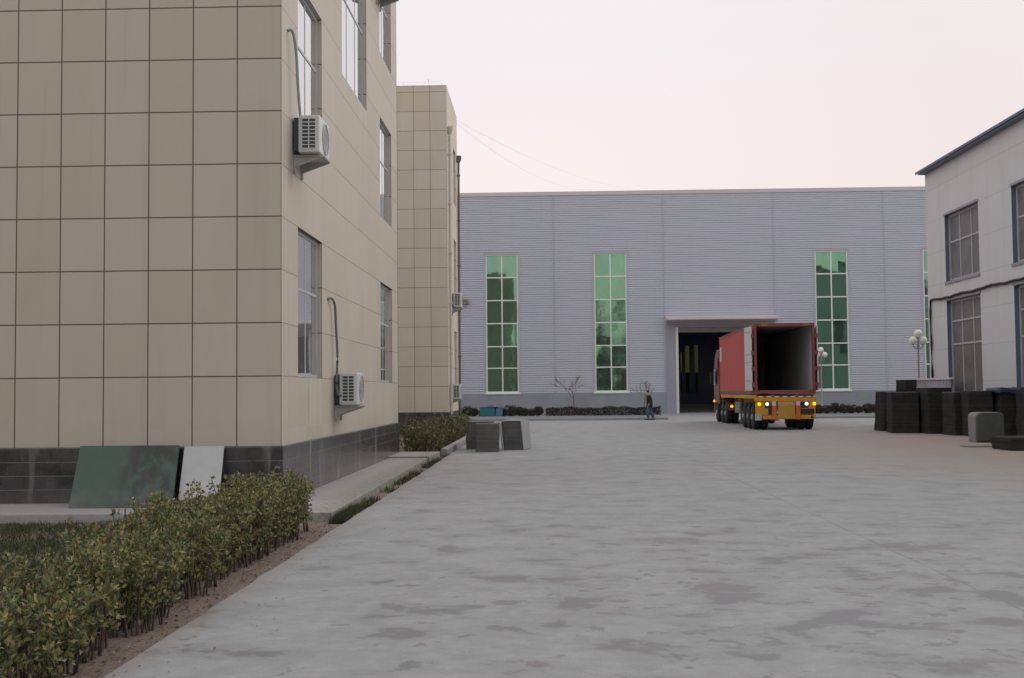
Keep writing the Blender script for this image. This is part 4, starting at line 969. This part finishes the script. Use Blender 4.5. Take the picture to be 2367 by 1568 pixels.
# ------------------------------------------------------------------ vegetation
def leaf(mb, p, d, up, L, W):
    s = d.cross(up).normalized() if d.cross(up).length > 1e-3 else Vector((1, 0, 0)); u = s.cross(d).normalized()
    mid = p + d * L * .5 + u * L * -.06; tip = p + d * L + u * L * -.16
    mb.add([p, mid + s * W * .5 + u * W * .18, tip, mid - s * W * .5 + u * W * .18, mid], [(0, 1, 4), (1, 2, 4), (4, 2, 3), (0, 4, 3)])
def rdir(rg):
    while True:
        v = Vector((rg.uniform(-1, 1), rg.uniform(-1, 1), rg.uniform(-1, 1)))
        if .05 < v.length < 1: return v.normalized()
def hedge(name, label, xy, h, mats, seed, nstem, nros, nleaf, L, spread, mm_leaf):
    rg = random.Random(seed); fo, st = MB(), MB()
    for (x, y, k) in xy:
        hh = h * k * rg.uniform(.86, 1.12)
        if rg.random() < .3:
            a_ = rg.uniform(0, 6.28); p0 = Vector((x, y, hh * .3)); st.tube([p0, p0 + Vector((math.cos(a_) * .10, math.sin(a_) * .10, hh * .4)), p0 + Vector((math.cos(a_) * .20, math.sin(a_) * .20, hh * .74))], [.005, .0035, .002], 4, cap=False)
        for s_ in range(nstem):
            bx, by = x + rg.uniform(-.06, .06), y + rg.uniform(-.06, .06); an = rg.uniform(0, 6.28); sp = spread * rg.uniform(.3, 1)
            tip = Vector((bx + math.cos(an) * sp, by + math.sin(an) * sp, hh * rg.uniform(.72, 1.0))); base = Vector((bx, by, -.06)); midp = base.lerp(tip, .5) + Vector((math.cos(an), math.sin(an), 0)) * sp * -.2
            st.tube([base, midp, tip], [.0085, .006, .003], 4, cap=False)
            for q in range(nros):
                u = rg.uniform(.03, 1.0) ** .88; c = base.lerp(tip, u) + rdir(rg) * .12 * rg.random()
                if c.z < hh * .07 or (c.z < hh * .25 and rg.random() < .2): continue
                for l_ in range(nleaf):
                    d = (rdir(rg) + Vector((0, 0, .75))).normalized(); leaf(fo, c + d * .012, d, rdir(rg), L * rg.uniform(.5, 1.3), L * .52 * rg.uniform(.8, 1.15))
    r = thing(name, label, 'hedge', (xy[0][0], xy[0][1], 0)); inv = Matrix.Translation((-xy[0][0], -xy[0][1], 0))
    f = fo.build('foliage', mm_leaf, r, fix=False); f.matrix_parent_inverse = inv; s2 = st.build('stem', M['twig'], r, smooth=True, fix=False); s2.matrix_parent_inverse = inv
    return r
rg = random.Random(11); xy = []
y = 3.6
while y < 14.45:
    for x in (-3.00, -3.18, -3.36, -3.56):
        if y < 8.5 and x < -3.5: continue
        k = .84 + .16 * min(1, max(0, (y - 6.5) / 4))
        xy.append((x + rg.uniform(-.07, .07) + (.07 if y < 9 else 0), y + rg.uniform(-.09, .09), k * rg.uniform(.86, 1.12)))
    y += .25
hedge('hedge', 'knee-high green and yellow hedge with bare stems along the near left yard edge', xy, .64, None, 5, 6, 15, 7, .045, .20, M['leaf'])
xy = []; y = 30.9
while y < 44:
    for x in (-3.72, -3.38, -3.06): xy.append((x + rg.uniform(-.1, .1), y + rg.uniform(-.1, .1), rg.uniform(.85, 1.12)))
    y += .40
hedge('hedge', 'bushy olive green hedge beyond the near block, in front of the far office block', xy, .80, None, 6, 5, 6, 7, .085, .22, M['leaf_far'])
# clipped dark hedge in front of the hangar
def clump(name, parent, seed, n, L, inside, mm, loc=None):
    rg = random.Random(seed); mb = MB()
    for i in range(n):
        p = inside(rg); d = (rdir(rg) + Vector((0, 0, .4))).normalized(); leaf(mb, p, d, rdir(rg), L * rg.uniform(.7, 1.3), L * .6)
    return mb.build(name, mm, parent, fix=False, loc=loc)
dh = thing('hedge', 'long low clipped dark hedge in front of the grey warehouse, behind the walking person', 'hedge', (3.6, 75.2, .07))
def inbox(rg):
    x = rg.uniform(-3.65, 3.65); top = .50 + .04 * math.sin(x * 2.1) + .03 * math.sin(x * 5.3)
    f = rg.random()
    if f < .45: return Vector((x, rg.uniform(-.35, -.25), rg.uniform(.03, top)))
    if f < .8: return Vector((x, rg.uniform(-.35, .4), top + rg.uniform(-.06, .02)))
    return Vector((x, rg.uniform(-.3, .4), rg.uniform(.03, top)))
clump('foliage', dh, 3, 7000, .10, inbox, M['leaf_dark'])
mb = MB()
for i in range(40): x = -3.6 + i * .18; mb.tube([(x, 0, 0), (x + .03, 0, .4)], .012, 4)
mb.build('stem', M['twig'], dh)
def make_shrub(seed):
    r = thing('shrub', 'x', 'shrub')
    rg = random.Random(seed); lob = [(rg.uniform(-.16, .16), rg.uniform(-.12, .12), rg.uniform(.20, .36), rg.uniform(.16, .25)) for _ in range(5)]
    def ins(rg):
        c = rg.choice(lob); d = rdir(rg); return Vector((c[0] + d.x * c[3], c[1] + d.y * c[3], max(.02, c[2] + d.z * c[3] * .95)))
    clump('foliage', r, seed, 900, .09, ins, M['leaf_dark'])
    mb = MB()
    for c in lob: mb.tube([(0, 0, 0), (c[0], c[1], c[2])], [.015, .007], 5)
    mb.build('stem', M['twig'], r); return r
protos = [make_shrub(31), make_shrub(32), make_shrub(33)]
GA, GB = 'small dark shrubs left of the clipped hedge', 'small dark shrubs right of the truck'
LA, LB = 'small dark rounded shrub in the row before the warehouse, left of the clipped hedge', 'small dark rounded shrub in the row between the truck and the black mat stacks'
spots = [(-5.6 + i * .47, 75.3, LA, GA) for i in range(12)] + [(15.9 + i * .50, 75.2, LB, GB) for i in range(14)]
for i, (x, y, lab, gr) in enumerate(spots):
    sc_ = .85 + .4 * ((i * 37) % 10) / 10
    p = protos[i % 3]
    if i < 3: o = p; o.location = (x, y, .07); o.scale = (sc_,) * 3; o.rotation_euler = (0, 0, i)
    else: o = dup(p, (x + .08 * math.sin(i * 5), y + .1 * math.cos(i * 3), .07), i * 1.3, None, sc_)
    o['label'] = lab; o['group'] = gr
# small bare trees
def bare_tree(seed, loc, h, label):
    rg = random.Random(seed); tr, tw = MB(), MB()
    def grow(p, d, L, r, lev):
        q = p + d * L; mid = p + d * L * .5 + rdir(rg) * L * .05
        (tr if lev == 0 else tw).tube([p, mid, q], [r, r * .85, r * .65], 6 if lev < 2 else 4, cap=False)
        if lev < 4:
            for k in range(3 if lev < 3 else 4):
                dd = (d + rdir(rg) * (.62 if lev else .8)).normalized(); dd.z = max(dd.z, .38); dd.normalize(); grow(q if k else p + d * L * .75, dd, L * rg.uniform(.55, .78), max(r * .62, .009), lev + 1)
    grow(Vector((0, 0, 0)), Vector((0, 0, 1)), h * .36, .042, 0)
    r = thing('tree', label, 'tree', loc, 0, 'small bare trees before the warehouse'); tr.build('trunk', M['bare'], r, smooth=True, fix=False); tw.build('crown', M['bare'], r, smooth=True, fix=False)
bare_tree(5, (1.75, 76.2, .07), 3.1, 'small leafless tree standing alone between the two left green windows')
bare_tree(9, (6.35, 76.4, .07), 2.8, 'small leafless tree right behind the walking person')
# lawn
rg = random.Random(8); mb = MB()
for i in range(60000):
    x = -3.75 - rg.random() ** 1.4 * 7.5; y = rg.uniform(5.5, 15.3)
    if math.sin(x * 1.7 + y * .9) + math.sin(y * 2.3 - x) < -1.0 and rg.random() < .75: continue
    hh = rg.uniform(.03, .085); a = rg.uniform(0, 6.28); wx, wy = math.cos(a) * .006, math.sin(a) * .006; lx, ly = rg.uniform(-.05, .05), rg.uniform(-.05, .05)
    mb.add([(x - wx, y - wy, -.06), (x + wx, y + wy, -.06), (x + lx, y + ly, -.06 + hh)], [(0, 1, 2)])
for i in range(5200):      # weeds in the strip between walkway and slab and at the hedge foot
    y = rg.choice((rg.uniform(14.3, 31), rg.uniform(14.2, 17.0))); x = -2.84 + rg.random() * .25
    if math.sin(y * 2.9) + math.sin(y * 1.1 + 2) < -.3: continue
    hh = rg.uniform(.05, .13); a = rg.uniform(0, 6.28); wx, wy = math.cos(a) * .007, math.sin(a) * .007
    mb.add([(x - wx, y - wy, -.06), (x + wx, y + wy, -.06), (x + rg.uniform(-.06, .06), y + rg.uniform(-.06, .06), -.06 + hh)], [(0, 1, 2)])
g = mb.build('grass', M['grass'], fix=False); tag(g, 'thin dark grass behind the near hedge and along the walkway edge', 'grass', kind='stuff')
mb = MB()
for i in range(1500):
    y = rg.uniform(4, 15.3); x = rg.uniform(-3.1, -2.6) if rg.random() < .75 else rg.uniform(-6, -3.6)
    d = rdir(rg); d.z *= .2; d.normalize(); s_ = rg.uniform(.015, .05)
    leaf(mb, Vector((x, y, -.045)), d, Vector((0, 0, 1)), s_, s_ * .6)
for i in range(260):
    y = 4 + 27 * rg.random(); x = -2.55 + abs(rg.gauss(0, .35)); d = rdir(rg); d.z = .05; s_ = rg.uniform(.012, .03); leaf(mb, Vector((x, y, .006)), d.normalized(), Vector((0, 0, 1)), s_, s_ * .6)
g = mb.build('leaf_litter', M['litter'], fix=False); tag(g, 'fallen leaves and crumbs on the reddish soil at the hedge foot', 'leaf litter', kind='stuff')
# the wood behind the camera that the mirror windows reflect
rg = random.Random(14); mb = MB()
for i in range(34):
    x = -46 + i * 3.6 + rg.uniform(-1, 1); y = -34 + rg.uniform(-5, 5); hh = rg.uniform(12, 19)
    mb.tube([(x, y, -.06), (x + .1, y, hh * .5), (x, y, hh * .9)], [.22, .14, .04], 6, cap=False)
    for k in range(1000):
        u = rg.random() ** 1.25; rr = (1 - abs(u - .45) * 1.5) * 3.0; a = rg.uniform(0, 6.28); q = rg.random() ** .5
        p = Vector((x + rr * q * math.cos(a), y + rr * q * math.sin(a), hh * (.03 + .97 * u))); d = rdir(rg); leaf(mb, p, d, rdir(rg), .6, .26)
for i in range(9000):
    p = Vector((rg.uniform(-50, 80), -36 + rg.uniform(-4, 4), 10.5 * rg.random() ** 1.2)); leaf(mb, p, rdir(rg), rdir(rg), 1.2, .7)
g = mb.build('wood', M['reflwood'], fix=False); tag(g, 'bare wood across the yard mirrored in the green windows', 'wood', kind='stuff')

# ------------------------------------------------------------------ person: walking left, head bowed
PX, PY = 5.82, 66.42
per = thing('person', 'person in black jacket and blue jeans walking left with head bowed', 'person', (PX, PY, 0))
def skin(name, verts, edges, rad, mm, parent, sub=2):
    me = bpy.data.meshes.new(name); me.from_pydata(verts, edges, []); me.materials.append(mm); o = bpy.data.objects.new(name, me); COL.objects.link(o); o.parent = parent
    md = o.modifiers.new('skin', 'SKIN'); md.use_smooth_shade = True
    for i, d in enumerate(me.skin_vertices[0].data): r_ = rad[i]; d.radius = r_ if isinstance(r_, tuple) else (r_, r_); d.use_root = (i == 0)
    s_ = o.modifiers.new('sub', 'SUBSURF'); s_.levels = sub; s_.render_levels = sub; return o
# joints (facing -x)
V, E_, RD = [], [], []
def J(p, r, par=None):
    V.append(p); RD.append(r)
    if par is not None: E_.append((par, len(V) - 1))
    return len(V) - 1
pel = J((0, 0, .90), (.13, .10)); sp1 = J((-.01, 0, 1.08), (.12, .10), pel); ch = J((-.02, 0, 1.25), (.15, .11), sp1); nk = J((-.06, 0, 1.40), .055, ch)
hd0 = J((-.10, 0, 1.46), (.095, .095), nk); hd1 = J((-.125, 0, 1.53), (.10, .115), hd0); hd2 = J((-.12, 0, 1.60), (.075, .095), hd1); J((-.235, 0, 1.48), .014, hd0)
for s, kx, ax, tx in ((-1, -.15, -.09, -.26), (1, .04, .22, .10)):
    hp = J((0, s * .09, .86), .085, pel); kn = J((kx, s * .09, .48), .058, hp); an = J((ax, s * .09, .09), .04, kn); J((ax - .04, s * .09, .045), .035, an); J((ax - .16, s * .09, .035), .03, len(V) - 1)
for s in (-1, 1):
    sh = J((-.02, s * .18, 1.34), .055, ch)
    el = J((.06 if s < 0 else .0, s * .23, 1.08), .042, sh); wr = J((-.06 if s < 0 else -.20, s * .21, .90 if s < 0 else 1.05), .028, el)
    fw = Vector((-.10, 0, -.16 if s < 0 else .02)).normalized(); pm = Vector(V[wr]) + fw * .07; p_ = J(tuple(pm), (.018, .038), wr)
    for k, (off, ln) in enumerate(((-.03, .07), (-.01, .08), (.01, .075), (.03, .06))):
        a = J(tuple(pm + fw * .04 + Vector((0, off, 0))), .0085, p_); b2 = J(tuple(pm + fw * (.04 + ln * .6) + Vector((-.004, off, -.012))), .008, a); J(tuple(pm + fw * (.04 + ln) + Vector((-.002, off, -.03))), .007, b2)
    th = J(tuple(Vector(V[wr]) + fw * .035 + Vector((-.02, -s * .035, .01))), .010, wr); J(tuple(Vector(V[wr]) + fw * .075 + Vector((-.035, -s * .045, 0))), .008, th)
skin('body', V, E_, RD, M['skin'], per)
jk = [(.01, 0, .63), (-.01, 0, .92), (-.015, 0, 1.15), (-.02, 0, 1.29), (-.055, 0, 1.43), (-.02, -.19, 1.34), (.06, -.24, 1.08), (-.045, -.215, .925), (-.02, .19, 1.34), (0, .24, 1.08), (-.175, .215, 1.05)]
skin('jacket', jk, [(0, 1), (1, 2), (2, 3), (3, 4), (3, 5), (5, 6), (6, 7), (3, 8), (8, 9), (9, 10)], [(.21, .21), (.20, .20), (.195, .195), (.195, .17), (.10, .10), .075, .062, .046, .075, .062, .046], M['jacket'], per)
jn = [(0, 0, .98), (0, -.07, .84), (-.155, -.09, .48), (-.085, -.09, .11), (0, .07, .84), (.045, .09, .48), (.225, .09, .12)]
skin('jeans', jn, [(0, 1), (1, 2), (2, 3), (0, 4), (4, 5), (5, 6)], [(.12, .12), .095, .09, .08, .095, .09, .08], M['jeans'], per)
skin('hair', [(-.045, 0, 1.52), (-.10, 0, 1.62), (-.17, 0, 1.61)], [(0, 1), (1, 2)], [(.09, .11), (.10, .11), (.06, .08)], M['hair'], per)
for ax in (-.09, .22):
    y_ = -.09 if ax < 0 else .09; mb = MB(); mb.prism([(ax + .06, 0.0), (ax + .07, .05), (ax + .02, .10), (ax - .05, .09), (ax - .16, .055), (ax - .21, .035), (ax - .21, 0.0)], 'y', y_ - .048, y_ + .048); mb.build('shoe', M['shoe'], per, bevel=.015)

# ------------------------------------------------------------------ overhead wires
for i, (a, b, s_) in enumerate((((-3.9, 51.3, 13.75), (6.5, 86.2, 16.62), .55), ((-3.9, 51.35, 13.62), (3.9, 86.2, 16.6), .9))):
    mb = MB(); mb.tube(sag([(a, b, s_)], 0, 24), .004, 5); tag(mb.build('overhead_wire', M['wire']), ['upper thin wire', 'lower, slacker thin wire'][i] + ' strung from the far office block to the warehouse roof', 'wire')
